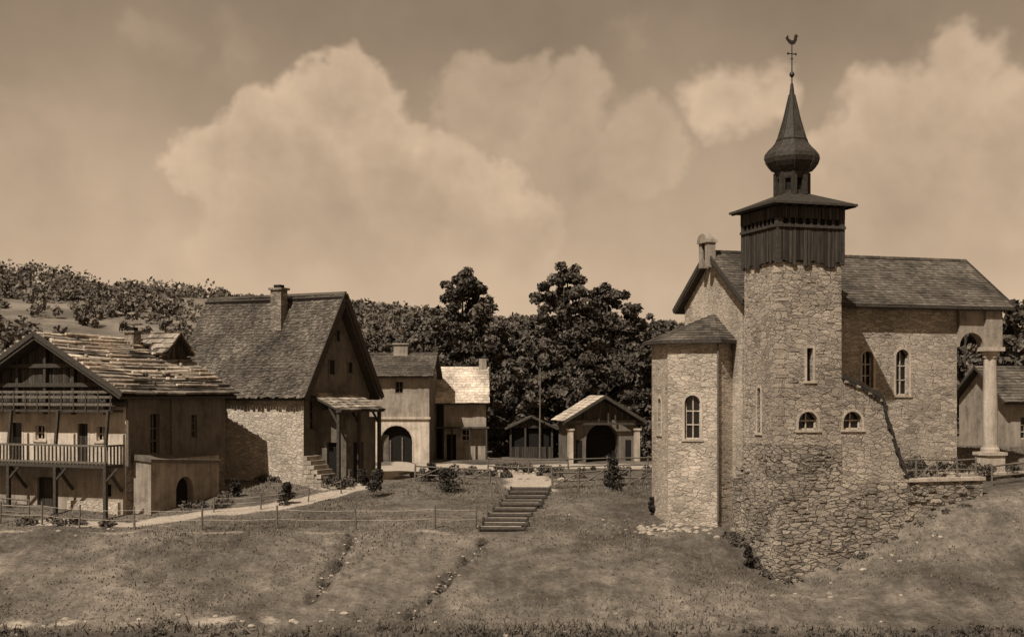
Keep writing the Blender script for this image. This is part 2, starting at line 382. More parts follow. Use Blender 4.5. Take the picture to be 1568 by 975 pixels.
frustum(mb,-.06,6.4,-.06,4.1,-4.5,1.05,.28)
frustum(mb,-.055,s+.001,-.055,3.1,1.05,2.74,.005)
for i in range(230):
    x=random.uniform(-.1,10.1); z=random.uniform(-3.2,2.4 if x<3 else .8); bt=.28*(1.05-z)/5.5 if z<1.05 else 0
    w=random.uniform(.2,.45);h=random.uniform(.08,.17)
    mb.box(x,min(x+w,10.35),-.075-(bt if x<6.4 else .0)-random.uniform(0,.035),.1,z,z+h,0)
for i in range(100):
    y=random.uniform(0,3.6); z=random.uniform(-3.2,2.4); bt=.28*(1.05-z)/5.5 if z<1.05 else 0
    mb.box(-.075-bt-random.uniform(0,.035),.1,y,y+random.uniform(.2,.4),z,z+random.uniform(.08,.17),0)
mb.make('rough_stone_base',[M_base],CH)
mb=MB()
prof=[(s+.002,5.62),(4.0,5.3),(4.6,4.95),(5.08,4.72),(5.22,4.3),(5.3,3.8),(5.6,3.1),(5.72,2.7),(5.95,2.1),(6.2,1.5),(6.4,1.06)]
ops=(3.18,4.12,3.36,4.15)
xsn=[p[0] for p in prof]
def topz(x): return float(np.interp(x,xsn,[p[1] for p in prof]))
cut=sorted(set(xsn+[ops[0],ops[1]]))
for a,b_ in zip(cut[:-1],cut[1:]):
    if a>=ops[0]-1e-6 and b_<=ops[1]+1e-6:
        mb.poly([(a,0,1.0),(b_,0,1.0),(b_,0,ops[2]),(a,0,ops[2])],0)
        mb.poly([(a,0,ops[3]),(b_,0,ops[3]),(b_,0,topz(b_)),(a,0,topz(a))],0)
    else: mb.poly([(a,0,1.0),(b_,0,1.0),(b_,0,topz(b_)),(a,0,topz(a))],0)
wall(mb,(ops[0],0.001,0),(1,0,0),(0,-1,0),ops[1]-ops[0],ops[2],ops[3],[(0,ops[1]-ops[0],ops[2],ops[3],True,True)],.3,0,1,2,3)
for p,q in zip(prof[:-1],prof[1:]):
    mb.hexa([(p[0],0.01,p[1]-.5),(q[0],0.01,q[1]-.5),(q[0],4.1,q[1]-.5),(p[0],4.1,p[1]-.5),(p[0],0.01,p[1]-.01),(q[0],0.01,q[1]-.01),(q[0],4.1,q[1]-.01),(p[0],4.1,p[1]-.01)],0)
    mb.hexa([(p[0],-.12,p[1]-.02),(q[0],-.12,q[1]-.02),(q[0],4.1,q[1]-.02),(p[0],4.1,p[1]-.02),(p[0]+.06,-.12,p[1]+.17),(q[0]+.08,-.12,q[1]+.13),(q[0]+.08,4.1,q[1]+.13),(p[0]+.06,4.1,p[1]+.17)],4)
for i in range(16):
    x=3.2+i*.2; z=topz(x); mb.box(x,x+.2,-.1,.3,z-.18,z+random.uniform(-.02,.1),4 if i%3 else 0)
mb.make('side_wing',[M_tower,M_pane,M_frame,M_trim,M_spire],CH)
mb=MB(); random.seed(3)
def boards(mb,ax,fix,a,b,z0,z1,th=.05,jag=.28):
    t=a
    while t<b-.02:
        w=min(random.uniform(.14,.22),b-t); zz=z0-random.uniform(0,jag); g=random.random(); out=random.uniform(0,.03)
        if ax=='x': mb.box(t,t+w-.02,fix-th-out,fix,zz,z1,0,g)
        elif ax=='x+': mb.box(t,t+w-.02,fix,fix+th+out,zz,z1,0,g)
        elif ax=='y': mb.box(fix-th-out,fix,t,t+w-.02,zz,z1,0,g)
        else: mb.box(fix,fix+th+out,t,t+w-.02,zz,z1,0,g)
        t+=w
mb.box(-.045,s+.045,-.045,s+.045,10.62,11.1,1); 
for (cx,cy) in ((0,0),(s,0),(0,s),(s,s)): mb.box(cx-.12,cx+.12,cy-.12,cy+.12,10.55,13.05,1)
for ax,fx in (('x',-.05),('y',-.05),('y+',s+.05),('x+',s+.05)):
    boards(mb,ax,fx,-.1,s+.1,10.7,12.15)
    boards(mb,ax,fx+(-.03 if fx<0 else .03),-.12,s+.12,12.5,13.0,.05,.03)
mb.box(-.02,s+.02,-.02,s+.02,11.0,13.0,2)
for z in (12.15,):
    for a,b_ in (((-.1,-.13,z),(s+.1,-.13,z)),((-.13,-.1,z),(-.13,s+.1,z)),((s+.13,-.1,z),(s+.13,s+.1,z))): mb.beam(a,b_,.12,.12,1)
for i in range(9):
    for w in (0,1):
        t=.1+i*.36
        if w: mb.beam((t,-.08,12.1),(t,-.08,12.9),.14,.05,0,random.random())
        else: mb.beam((-.08,t,12.1),(-.08,t,12.9),.05,.14,0,random.random())
mb.make('belfry',[M_belfry,M_beam,M_dark],CH)
mb=MB(); c=s/2; e=.5
ze=13.08
for i,(a,b_) in enumerate((((-e,-e),(s+e,-e)),((s+e,-e),(s+e,s+e)),((s+e,s+e),(-e,s+e)),((-e,s+e),(-e,-e)))):
    d=.55
    q={0:((c-d,c-d),(c+d,c-d)),1:((c+d,c-d),(c+d,c+d)),2:((c+d,c+d),(c-d,c+d)),3:((c-d,c+d),(c-d,c-d))}[i]
    mb.poly([(a[0],a[1],ze+.06),(b_[0],b_[1],ze+.06),(q[1][0],q[1][1],13.75),(q[0][0],q[0][1],13.75)],0)
    mb.beam((a[0],a[1],ze+.02),(b_[0],b_[1],ze+.02),.06,.1,1)
mb.poly([(-e,-e,ze),(s+e,-e,ze),(s+e,s+e,ze),(-e,s+e,ze)],1)
for i in range(9):
    t=-.4+i*.48; mb.box(t,t+.08,-e,s+e,ze-.08,ze-.002,1)
r8=math.pi/8
mb.lathe(c,c,[(13.55,.86),(13.62,.86),(13.66,.76),(13.72,.74)],8,0,r8)
for j in range(8):
    t=r8+j*math.pi/4; mb.beam((c+.68*math.cos(t),c+.68*math.sin(t),13.7),(c+.68*math.cos(t),c+.68*math.sin(t),14.7),.2,.2,0)
mb.lathe(c,c,[(13.7,.55),(14.7,.55)],8,2,r8)
mb.lathe(c,c,[(13.7,.66),(13.9,.66)],8,0,r8)
mb.lathe(c,c,[(14.42,.70),(14.5,.73),(14.72,.76),(14.78,.84),(14.95,1.0),(15.15,1.14),(15.35,1.2),(15.52,1.17),(15.7,1.03),(15.88,.84),(16.02,.73),(16.12,.68),(16.2,.7),(16.26,.62),(16.6,.5),(17.1,.37),(17.7,.22),(18.2,.12),(18.7,.06)],8,0,r8)
for j in range(8):
    t=r8+j*math.pi/4
    pr=[(14.78,.84),(14.95,1.0),(15.15,1.14),(15.35,1.2),(15.52,1.17),(15.7,1.03),(15.88,.84),(16.02,.73),(16.26,.62),(17.1,.37),(18.2,.12)]
    mb.tube([(c+(r+.01)*math.cos(t),c+(r+.01)*math.sin(t),z) for z,r in pr],[.025]*len(pr),5,1)
mb.make('onion_spire',[M_spire,M_beam,M_dark],CH)
mb=MB()
mb.tube([(c,c,18.3),(c,c,20.45)],[.035,.025],6); mb.lathe(c,c,[(18.95,.02),(19.02,.09),(19.1,.12),(19.18,.09),(19.25,.02)],10)
mb.lathe(c,c,[(19.75,.02),(19.8,.06),(19.85,.02)],8)
mb.beam((c-.2,c,20.02),(c+.2,c,20.02),.04)
for q in (-.2,.2): mb.lathe(c+q,c,[(19.96,.02),(20.02,.05),(20.08,.02)],6)
ro=[(-.32,.28),(-.2,.42),(-.16,.26),(0,.18),(.1,.24),(.13,.42),(.2,.5),(.26,.44),(.33,.4),(.26,.36),(.24,.2),(.14,.04),(.02,0),(-.1,.02),(-.22,.14)]
zr=20.42
f0=[(c+x,c-.015,zr+z) for x,z in ro]; f1_=[(c+x,c+.015,zr+z) for x,z in ro]
mb.poly(f0);mb.poly(f1_)
for i in range(len(ro)):
    j=(i+1)%len(ro); mb.poly([f0[i],f0[j],f1_[j],f1_[i]])
mb.make('weathercock',[M_metal],CH)
# nave
ny0,ny1=4.1,10.4; nx0,nx1=.5,12.1; ez=9.15; yr=7.25; rz=11.75
mb=MB()
sl=(rz-ez)/(yr-3.5)
wz=ez+sl*(ny0-3.5)-.15
wall(mb,(nx0,ny0,0),(1,0,0),(0,-1,0),nx1-nx0,-1,wz,[(8.15,8.88,4.85,7.05,True,True),(6.28,6.9,5.2,6.95,True,True)],.3,0,1,2,3)
wall(mb,(nx1,ny0,0),(0,1,0),(1,0,0),ny1-ny0,0,wz,[(2.2,4.1,1.2,5.2,True,False)],.3,5,1,2,3)
wall(mb,(nx1,ny1,0),(-1,0,0),(0,1,0),nx1-nx0,-1,wz,[],.3)
wall(mb,(nx0,ny1,0),(0,-1,0),(-1,0,0),ny1-ny0,-2,wz,[],.3,4)
for xx,mt in ((nx0,4),(nx1,5)):
    mb.poly([(xx,ny0,wz),(xx,ny1,wz),(xx,yr,rz-.12)],mt)
mb.box(.5,2.6,3.0,4.2,-2,9.3,0)
mb.box(nx0,nx1+.05,ny0-.1,ny0,wz-.22,wz-.02,3)
for i in range(120):
    x=random.uniform(5.5,11.6); z=random.uniform(1.2,8.9); w=random.uniform(.18,.4)
    if (z>4.5 and z<7.4) and (6.5<x+w and x<7.7 or 8.4<x+w and x<9.6): continue
    mb.box(x,x+w,ny0-random.uniform(.01,.022),ny0+.05,z,z+random.uniform(.1,.19),0)
mb.make('nave_walls',[M_nave,M_pane,M_frame,M_trim,m_stone('gable_stone',(2.4,2.4,6),.30,.48,.38,.04,.8,.6),M_plM],CH)
mb=MB()
rx0,rx1=.15,15.0; LV=math.hypot(yr-3.5,rz-ez)
for sg in (-1,1):
    o_=(rx0,yr,rz); v_=(0,sg*(yr-3.5),ez-rz)
    slab(mb,o_,(1,0,0),v_,rx1-rx0,LV,.14,1,.08)
    shingles(mb,o_,(1,0,0),v_,rx1-rx0,LV+.04,.26,.24,.03,.25,0,.2,.03)
i=rx0
while i<rx1-.1: mb.beam((i,yr,rz+.04),(min(i+.42,rx1),yr,rz+.05),.24,.14,0,random.random()); i+=.4
mb.beam((rx0,3.48,ez-.06),(rx1,3.48,ez-.06),.06,.16,1)
for xx in (rx0,rx1):
    for sg in (-1,1): mb.beam((xx,yr,rz-.02),(xx,yr+sg*3.78,ez-.04),.07,.22,1)
i=.6
while i<14.9: mb.box(i,i+.1,3.55,4.1,ez-.12,ez+.02,1); i+=.7
mb.make('nave_roof',[M_tileN,M_beam],CH)
mb=MB()
bx,by=.2,yr
for q in (-.33,.33): mb.box(bx-.22,bx+.22,by+q-.13,by+q+.13,11.0,12.25,0)
pp=[]
N=10
for i in range(N+1):
    t=math.pi*i/N; pp.append((by-.52*math.cos(t),12.22+.42*math.sin(t)))
for i in range(N):
    (ya,za),(yb,zb_)=pp[i],pp[i+1]
    mb.hexa([(bx-.3,ya,12.18),(bx+.3,ya,12.18),(bx+.3,yb,12.18),(bx-.3,yb,12.18),(bx-.3,ya,za),(bx+.3,ya,za),(bx+.3,yb,zb_),(bx-.3,yb,zb_)],0)
mb.box(bx-.1,bx+.1,by-.2,by+.2,11.5,12.18,1)
mb.make('bellcote',[M_plM,M_dark],CH)
# apse
mb=MB(); acx,acy=-.35,7.0
hx=[]; er=[]
for w in (-137,-77,-17,43,103,163):
    t=math.radians(w-17.6); hx.append((acx+2.3*math.cos(t),acy+2.3*math.sin(t))); er.append((acx+2.72*math.cos(t),acy+2.72*math.sin(t)))
for i in range(6):
    a=Vector((*hx[i],0)); b_=Vector((*hx[(i+1)%6],0)); u=(b_-a); n=Vector((u.y,-u.x,0))
    L=u.length
    op=[(.78,1.5,2.8,4.85,True,True)] if i==0 else ([(.9,1.3,3.0,4.7,True,False)] if i==5 else [])
    wall(mb,a,u,n,L,-3,7.5,op,.25,0,1,2,3)
    un=u.normalized(); nn=n.normalized()
    if i in (0,1,5):
        for k in range(45):
            aa=random.uniform(.05,L-.4); z=random.uniform(-1.3,7.1); w_=random.uniform(.18,.38)
            if .5<aa+w_ and aa<1.75 and 2.6<z<5.1: continue
            p=a+un*aa+nn*random.uniform(.01,.022); q=p+un*w_; h=random.uniform(.09,.17); bk=nn*.08
            mb.hexa([p+Vector((0,0,z)),q+Vector((0,0,z)),q-bk+Vector((0,0,z)),p-bk+Vector((0,0,z)),p+Vector((0,0,z+h)),q+Vector((0,0,z+h)),q-bk+Vector((0,0,z+h)),p-bk+Vector((0,0,z+h))],0)
    p,q=er[i],er[(i+1)%6]
    ap=Vector((.45,7.05,8.75))
    P0=Vector((p[0],p[1],7.38));P1=Vector((q[0],q[1],7.38)); R=11
    mb.poly([P0,P1,ap],5)
    nrm=(P1-P0).cross(ap-P0).normalized()
    if nrm.z<0: nrm=-nrm
    for r in range(R):
        t0,t1=r/R,min(1,(r+1.15)/R)
        A0=P0.lerp(ap,t0);B0=P1.lerp(ap,t0);A1=P0.lerp(ap,t1);B1=P1.lerp(ap,t1)
        nn_=max(2,int((B0-A0).length/.3))
        for j in range(nn_):
            a0=j/nn_; a1=(j+.96)/nn_
            mb.hexa([A0.lerp(B0,a0)+nrm*.005,A0.lerp(B0,a1)+nrm*.005,A1.lerp(B1,a1)+nrm*.002,A1.lerp(B1,a0)+nrm*.002,A0.lerp(B0,a0)+nrm*.05,A0.lerp(B0,a1)+nrm*.05,A1.lerp(B1,a1)+nrm*.012,A1.lerp(B1,a0)+nrm*.012],4,random.random())
    mb.beam((p[0],p[1],7.34),(q[0],q[1],7.34),.06,.14,5)
mb.poly([(*p,7.3) for p in er],5)
mb.make('apse',[M_apse,M_pane,M_frame,M_trim,M_tileN,M_beam],CH)
mb=MB()
t=math.radians(-77-17.6); px_,py_=acx+2.37*math.cos(t),acy+2.37*math.sin(t)
mb.tube([(px_,py_,7.3),(px_,py_,-1)],[.05,.05],6)
mb.make('downpipe',[M_beamL],CH)
# porch
mb=MB()
for yy in (4.0,10.1):
    cx=13.95
    mb.box(cx-.5,cx+.5,yy-.5,yy+.5,.6,1.9,0); mb.box(cx-.58,cx+.58,yy-.58,yy+.58,1.9,2.05,0)
    mb.lathe(cx,yy,[(2.05,.45),(2.2,.45),(2.28,.38),(2.4,.36),(4.2,.36),(6.6,.30),(6.7,.36),(6.8,.36),(6.85,.42),(7.0,.46)],20,0)
    mb.box(cx-.5,cx+.5,yy-.5,yy+.5,7.0,7.2,0)
def archspan(mb,P,L,z0,z1,thk,N=12,mat=0):
    r=L/2
    for i in range(N):
        t0=math.pi*i/N;t1=math.pi*(i+1)/N
        a0=L/2-r*math.cos(t0);a1=L/2-r*math.cos(t1); h0=z0+min(r,z1-z0-.35)*math.sin(t0);h1=z0+min(r,z1-z0-.35)*math.sin(t1)
        mb.hexa([P(a0,0,h0),P(a1,0,h1),P(a1,thk,h1),P(a0,thk,h0),P(a0,0,z1),P(a1,0,z1),P(a1,thk,z1),P(a0,thk,z1)],mat)
for yy in (3.98,9.9): archspan(mb,lambda a,d,z,yy=yy:(12.1+a,yy+d-.1,z),1.4,7.2,9.35,.5,12,1)
archspan(mb,lambda a,d,z:(13.75+d,4.4+a,z),5.4,7.2,9.4,.4,16,1)
mb.box(13.5,14.45,3.7,4.3,7.2,9.35,1); mb.box(13.5,14.45,9.8,10.4,7.2,9.35,1)
mb.poly([(14.1,4,9.3),(14.1,10.4,9.3),(14.1,yr,11.6)],1)
mb.make('porch',[M_trim,M_plM],CH)
mb=MB()
mb.box(6.39,10.4,-.02,4.2,-3,1.0,0); mb.box(10.4,15.6,3.0,10.8,-2,1.0,0)
i=6.35
while i<10.4:
    w=random.uniform(.5,.9); mb.box(i,min(i+w-.02,10.5),-.12,.4,1.0,1.12+random.uniform(0,.05),1); i+=w
mb.box(10.3,15.8,2.85,3.3,1.0,1.12,1)
mb.box(10.4,10.52,.4,2.8,1.0,1.1,1)
mb.make('terrace',[M_base,M_trim],CH)
mb=MB()
pts=[(6.0,.25),(7.1,.3),(8.2,.3),(9.3,.3),(10.3,.35)]
for k,(x,y) in enumerate(pts): mb.tube([(x,y,1.0),(x+random.uniform(-.05,.05),y,2.05)],[.06,.045],6)
for z in (1.45,1.95): mb.tube([(x,y,z+random.uniform(-.05,.05)) for x,y in pts],[.04]*5,6)
mb.tube([(4.9,.1,3.1),(6.0,.25,2.1)],[.04,.04],6)
for a in (1,2): mb.tube([(pts[a][0],.28,1.1),(pts[a+1][0],.28,1.9)],[.03,.03],6)
mb.make('terrace_railing',[M_beamL],CH)

# ------------------------------------------------------------------ CHALET (left)
random.seed(21)
rc=-math.radians(23.6)
CT=empty('timber_chalet',(-18.7,62,0),rc); LMc=Matrix.Translation((-18.7,62,0))@Matrix.Rotation(rc,4,'Z')
W=9.6; D=7.9
mb=MB()
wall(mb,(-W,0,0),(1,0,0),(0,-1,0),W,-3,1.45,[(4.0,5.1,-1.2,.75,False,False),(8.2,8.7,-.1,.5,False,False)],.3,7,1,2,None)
wall(mb,(-W,0,0),(1,0,0),(0,-1,0),W,1.45,4.4,[(6.6,7.25,1.5,3.45,False,False),(7.8,8.35,2.6,3.3,False,True),(2.2,3.0,1.5,3.45,False,False),(3.9,4.5,2.6,3.3,False,True)],.2,3,1,2,2)
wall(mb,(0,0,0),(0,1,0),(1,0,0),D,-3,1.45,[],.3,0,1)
wall(mb,(0,0,0),(0,1,0),(1,0,0),D,1.45,5.1,[(1.8,2.5,1.9,3.9,False,True),(5.0,5.5,2.6,3.8,False,True)],.22,4,1,5)  # side wall's shade put into the colour by using the dark plaster
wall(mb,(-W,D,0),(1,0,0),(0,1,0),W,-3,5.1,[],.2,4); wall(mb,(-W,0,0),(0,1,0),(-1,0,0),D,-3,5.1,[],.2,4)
mb.box(-3.5,-.35,-.18,-.001,-2.5,-.35,6)
mb.beam((0.05,3.4,1.4),(0.05,3.4,5.0),.16,.16,5); mb.beam((.05,.1,1.4),(.05,.1,5.0),.16,.16,5)
mb.make('walls',[M_drk,M_pane,M_frame,M_plL,M_plD,M_beamL,M_house,M_plM],CT)
mb=MB()
rzc=7.95; xe=.65; ezc=4.95; yf=-1.05; yb=D+.35; xr=-W/2
slc=(rzc-ezc)/(xe-xr)
def rzx(x): return rzc-abs(x-xr)*slc
t=-W
while t<0:
    w=.22; zt_=min(rzx(t),rzx(min(t+w,0)))-.12
    mb.box(t,t+w-.02,-.12-random.uniform(0,.03),-.02,4.35,zt_,0,random.random()); t+=w
mb.poly([(-W,D+.02,5),(0,D+.02,5),(xr,D+.02,rzc-.1)],0)
for z in (4.4,5.35,6.3):
    hw=(rzc-z)/slc-.4; hw=min(hw,W/2+.2)
    mb.beam((xr-hw,-.3,z),(xr+hw,-.3,z),.22,.2,1)
for x in (-8.6,-6.6,-4.8,-3.0,-1.0): mb.beam((x,-.28,3.9),(x,-.28,rzx(x)-.25),.16,.16,1)
mb.box(-W+.2,-.1,-.85,-.1,4.02,4.14,1)
for z in (4.4,4.75,5.0): mb.beam((-W+.2,-.85,z),(-.1,-.85,z),.06,.12,2)
for i in range(13): x=-W+.3+i*.76; mb.beam((x,-.86,4.1),(x,-.86,5.05),.07,.07,1)
mb.box(-W+.1,-.15,-1.25,0,1.35,1.5,1)
for z in (1.62,2.42): mb.beam((-W+.1,-1.22,z),(-.15,-1.22,z),.07,.09,2)
mb.beam((-.18,-1.22,2.42),(-.18,0,2.42),.07,.09,2)
x=-W+.15
while x<-.2: 
    if random.random()>.07: mb.beam((x,-1.22,1.5),(x+random.uniform(-.015,.015),-1.22,2.42),.035,.09,2,random.random())
    x+=random.uniform(.2,.25)
for i in range(5): mb.beam((-.18,-1.1+i*.24,1.5),(-.18,-1.1+i*.24,2.42),.09,.035,2)
for x in (-9.4,-6.3,-3.3,-.22):
    mb.beam((x,-1.18,-1.9),(x,-1.18,1.4),.17,.17,1); mb.beam((x,-1.18,2.4),(x,-1.0,4.1),.14,.14,1)
    mb.beam((x,-1.18,.7),(x+.7,-1.18,1.35),.1,.1,1)
    mb.beam((x,-.02,.2),(x,-1.1,1.35),.12,.12,1)
for x in (-8.7,-6.5,-4.8,-3,-.8): mb.beam((x,-.3,rzx(x)-.28),(x,yf+.05,rzx(x)-.28),.16,.18,1)
mb.box(-5.55,-4.55,.1,.2,-1.3,.7,3); mb.box(-2.98,-2.37,.1,.16,1.5,3.4,3)
for k in range(60):
    mb.tube([(-8.9+random.uniform(0,2.4),-.75,-1.25+random.random()*.8),(-8.9+random.uniform(0,2.4),-.35,-1.25+random.random()*.8)],[.06,.06],6,2)
mb.make('timberwork',[M_woodV,M_beam,M_beamL,M_door],CT)
mb=MB()
LVc=math.hypot(xe-xr,rzc-ezc)
for sg in (-1,1):
    o_=Vector((xr,yf,rzc)); v_=Vector((sg*(xe-xr),0,ezc-rzc)); vn=v_.normalized()
    slab(mb,o_,(0,1,0),v_,yb-yf,LVc,.13,1,.2)
    shingles(mb,o_,(0,1,0),v_,yb-yf,LVc+.05,1.0,.40,.08,.5,0,.9,.10,.02,.3)
    up=Vector((0,1,0)).cross(vn); up=up if up.z>0 else -up
    for r in range(13):
        d=.3+r*.44; a=0
        while a<yb-yf-.5:
            l=random.uniform(1.5,3.6); b_=min(a+l,yb-yf)
            if random.random()<.75:
                p=o_+Vector((0,a,0))+vn*(d+random.uniform(-.04,.04))+up*.12; q=o_+Vector((0,b_,0))+vn*(d+random.uniform(-.05,.05))+up*.12
                mb.tube([p,q],[.07,.055],6,0,random.choice([.05,.95,1,.85]))
            a=b_+random.uniform(0,.3)
    for k in range(30):
        a=random.uniform(.2,yb-yf-.6); d=random.uniform(.3,LVc-.4)
        p=o_+Vector((0,a,0))+vn*d; r=random.uniform(.08,.15)
        mb.lathe(p.x,p.y,[(p.z-.02,r*.8),(p.z+.1,r),(p.z+.17,r*.6)],6,0,random.random(),random.random())
    mb.beam((xr,yf-.03,rzc-.08),(xr+sg*(xe-xr+.03),yf-.03,ezc-.08),.07,.24,1)
mb.make('slab_roof',[M_slab,M_beam],CT)
mb=MB()
mb.box(-4.35,-3.75,5.0,5.6,6.2,8.15,0); mb.box(-4.45,-3.65,4.9,5.7,8.15,8.27,0); mb.box(-4.25,-3.85,5.1,5.5,8.27,8.45,1)
mb.poly([(-2.6,6.0,6.0),(-2.6,8.0,6.0),(-2.6,8.0,7.1),(-2.6,7.0,8.05),(-2.6,6.0,7.1)],2); 
for sg in (-1,1):
    o_=(-5.0,7.0,8.2); v_=(0,sg*1.2,-1.15)
    slab(mb,o_,(1,0,0),v_,2.8,1.66,.1,2,.03); shingles(mb,o_,(1,0,0),v_,2.8,1.68,.5,.4,.07,.4,3,.6)
mb.box(-4.8,-2.65,6.1,7.9,5.8,7.1,2)
mb.make('chimney_and_dormer',[M_drk,M_dark,M_woodV,M_slab],CT)
mb=MB()
wall(mb,(1.1,.5,0),(0,1,0),(1,0,0),5.4,-3,1.7,[(1.9,3.3,-1.4,.75,True,False)],.4,0,1)
wall(mb,(0,.5,0),(1,0,0),(0,-1,0),1.1,-3,1.7,[],.2); wall(mb,(0,5.9,0),(1,0,0),(0,1,0),1.1,-3,1.7,[],.2)
mb.hexa([(0,.4,1.7),(1.2,.4,1.6),(1.2,6,1.3),(0,6,1.5),(0,.4,2.0),(1.2,.4,1.75),(1.2,6,1.45),(0,6,1.7)],2)
mb.make('stone_annex',[M_plM,M_dark,M_plD],CT)

# ------------------------------------------------------------------ STEEP ROOF HOUSE
r2=-math.radians(27.7)
H2=empty('steep_roof_stone_house',(-11.4,70,0),r2); LM2=Matrix.Translation((-11.4,70,0))@Matrix.Rotation(r2,4,'Z')
W=9.2; D=6.4
mb=MB()
wall(mb,(-W,0,0),(1,0,0),(0,-1,0),W,-2,5.4,[],.2,0,1,2)
wall(mb,(0,0,0),(0,1,0),(1,0,0),D,-2,5.4,[(.55,1.1,2.9,4.5,False,True),(2.2,3.4,0,2.3,False,False)],.25,3,1,2)  # gable darker than the front wall: its shade put into the plaster colour
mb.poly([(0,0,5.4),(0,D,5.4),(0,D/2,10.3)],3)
mb.poly([(-W,0,5.4),(-W,D,5.4),(-W,D/2,10.3)],0)
wall(mb,(-W,D,0),(1,0,0),(0,1,0),W,-2,5.4,[],.2); wall(mb,(-W,0,0),(0,1,0),(-1,0,0),D,-2,5.4,[],.2)
for y0,z0,w,h in ((2.35,6.0,.5,.8),(4.2,6.1,.4,.6),(3.0,7.9,.35,.6)):
    mb.box(-.2,.012,y0,y0+w,z0,z0+h,4); mb.box(0,.05,y0-.06,y0,z0-.05,z0+h+.05,2); mb.box(0,.05,y0+w,y0+w+.06,z0-.05,z0+h+.05,2)
mb.make('walls',[M_house,M_pane,M_beamL,M_plD,M_dark],H2)
mb=MB()
rz2=10.6; y0e=-.55; zE=4.75; x0,x1=-W-.3,.55
LV=math.hypot(D/2-y0e,rz2-zE)
for sg in (-1,1):
    o_=(x0,D/2,rz2); v_=(0,sg*(D/2-y0e),zE-rz2)
    slab(mb,o_,(1,0,0),v_,x1-x0,LV,.14,1,.26)
    shingles(mb,o_,(1,0,0),v_,x1-x0,LV+.05,.2,.2,.045,.35,0,.15,.12,0,.45,.05)
    mb.beam((x1+.02,D/2,rz2-.1),(x1+.02,D/2+sg*(D/2-y0e),zE-.1),.07,.34,1)
mb.beam((x0,D/2,rz2+.0),(x1,D/2,rz2+.02),.2,.14,0,.7)
mb.make('steep_roof',[M_tile2,M_beam],H2)
mb=MB()
mb.box(-3.85,-3.1,2.0,2.6,8.0,10.85,0); mb.box(-3.95,-3.0,1.9,2.7,10.85,10.97,0); mb.box(-3.7,-3.25,2.1,2.5,10.97,11.15,1)
mb.make('chimney',[M_drk,M_dark],H2)
mb=MB()
o_=(0.02,.4,4.95); v_=(2.2,0,-.95)
slab(mb,o_,(0,1,0),v_,4.3,2.4,.1,1,.03); shingles(mb,o_,(0,1,0),v_,4.3,2.42,.4,.35,.05,.4,0,.5)
for y in (.55,2.5,4.5): mb.beam((1.95,y,-.5),(1.95,y,4.0),.17,.17,1); mb.beam((1.95,y,3.2),(1.3,y,4.2),.1,.1,1)
mb.beam((1.95,.4,3.95),(1.95,4.7,3.95),.16,.16,1)
wall(mb,(1.7,1.6,0),(0,1,0),(1,0,0),2.9,-1,3.6,[(.7,1.7,-.2,2.2,False,False)],.2,2,3)
wall(mb,(0,1.6,0),(1,0,0),(0,-1,0),1.7,-1,4.0,[(.4,1.1,.2,2.2,False,False)],.2,2,3)
mb.make('lean_to_porch',[M_slab,M_beam,M_plD,M_dark],H2)
mb=MB()
for k in range(8):
    h=1.9-k*.25
    for j in range(max(1,int(h/.22))):
        mb.box(.1+k*.25+random.uniform(-.05,.05),.42+k*.25,-.3+random.uniform(-.06,.06),1.1+random.uniform(-.06,.06),-.4+j*.24,-.4+j*.24+.22,0,random.random())
mb.make('stone_steps',[M_rock],H2)

# ------------------------------------------------------------------ centre houses
def house_empty(name,loc,rot): return empty(name,loc,math.radians(rot))
HA=house_empty('arched_door_house',(-10.2,90,0),-3)
mb=MB()
wall(mb,(0,0,0),(1,0,0),(0,-1,0),4.4,-1,3.1,[(.95,3.2,-.1,2.65,True,False)],.5,0,1,2,3)
wall(mb,(0,0,0),(1,0,0),(0,-1,0),4.4,3.25,6.3,[(2.0,2.55,4.9,5.7,False,True)],.2,4,1,2,None)
mb.box(-.1,4.5,-.15,0,3.1,3.25,3); mb.box(0.01,4.39,0.01,5,3.0,3.3,0)
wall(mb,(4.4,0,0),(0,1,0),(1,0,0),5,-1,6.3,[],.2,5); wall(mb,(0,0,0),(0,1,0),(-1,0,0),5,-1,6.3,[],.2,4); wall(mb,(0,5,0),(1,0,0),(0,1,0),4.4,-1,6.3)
for xx in (0,4.4): mb.poly([(xx,0,6.3),(xx,5,6.3),(xx,2.5,7.6)],4)
mb.box(1.55,1.65,.35,.45,0,1.6,2); mb.box(2.4,2.5,.35,.45,0,1.8,2); mb.box(1.0,1.5,.3,.4,0,2.0,5); 
mb.make('walls',[M_plL,M_dark,M_beamL,M_trim,M_plM,M_plD],HA)
mb=MB()
for sg in (-1,1):
    o_=(-.35,2.5,7.85); v_=(0,sg*3.1,-1.75)
    slab(mb,o_,(1,0,0),v_,5.1,3.56,.12,1,.04); shingles(mb,o_,(1,0,0),v_,5.1,3.58,.3,.28,.04,.3,0,.3)
mb.box(1.6,2.6,2.0,2.6,7.3,8.4,2); mb.box(1.5,2.7,1.9,2.7,8.4,8.5,2)
mb.make('roof',[M_tileD,M_beam,M_plM],HA)
HB=house_empty('pale_roof_house',(-5.0,94,0),2)
mb=MB()
wall(mb,(0,0,0),(1,0,0),(0,-1,0),3.1,-1,4.5,[(1.3,2.0,1.4,2.2,False,True),(.2,.9,-.1,1.9,False,False)],.2,0,1,2)
wall(mb,(3.1,0,0),(0,1,0),(1,0,0),5,-1,4.5,[],.2,0); wall(mb,(0,0,0),(0,1,0),(-1,0,0),5,-1,4.5,[],.2,0); wall(mb,(-1.1,1.5,0),(1,0,0),(0,-1,0),1.1,-1,4.5,[(.2,.9,0,2.2,False,False)],.2,3,1)
mb.box(-1.1,3.1,5,5.2,-1,4.5,0)
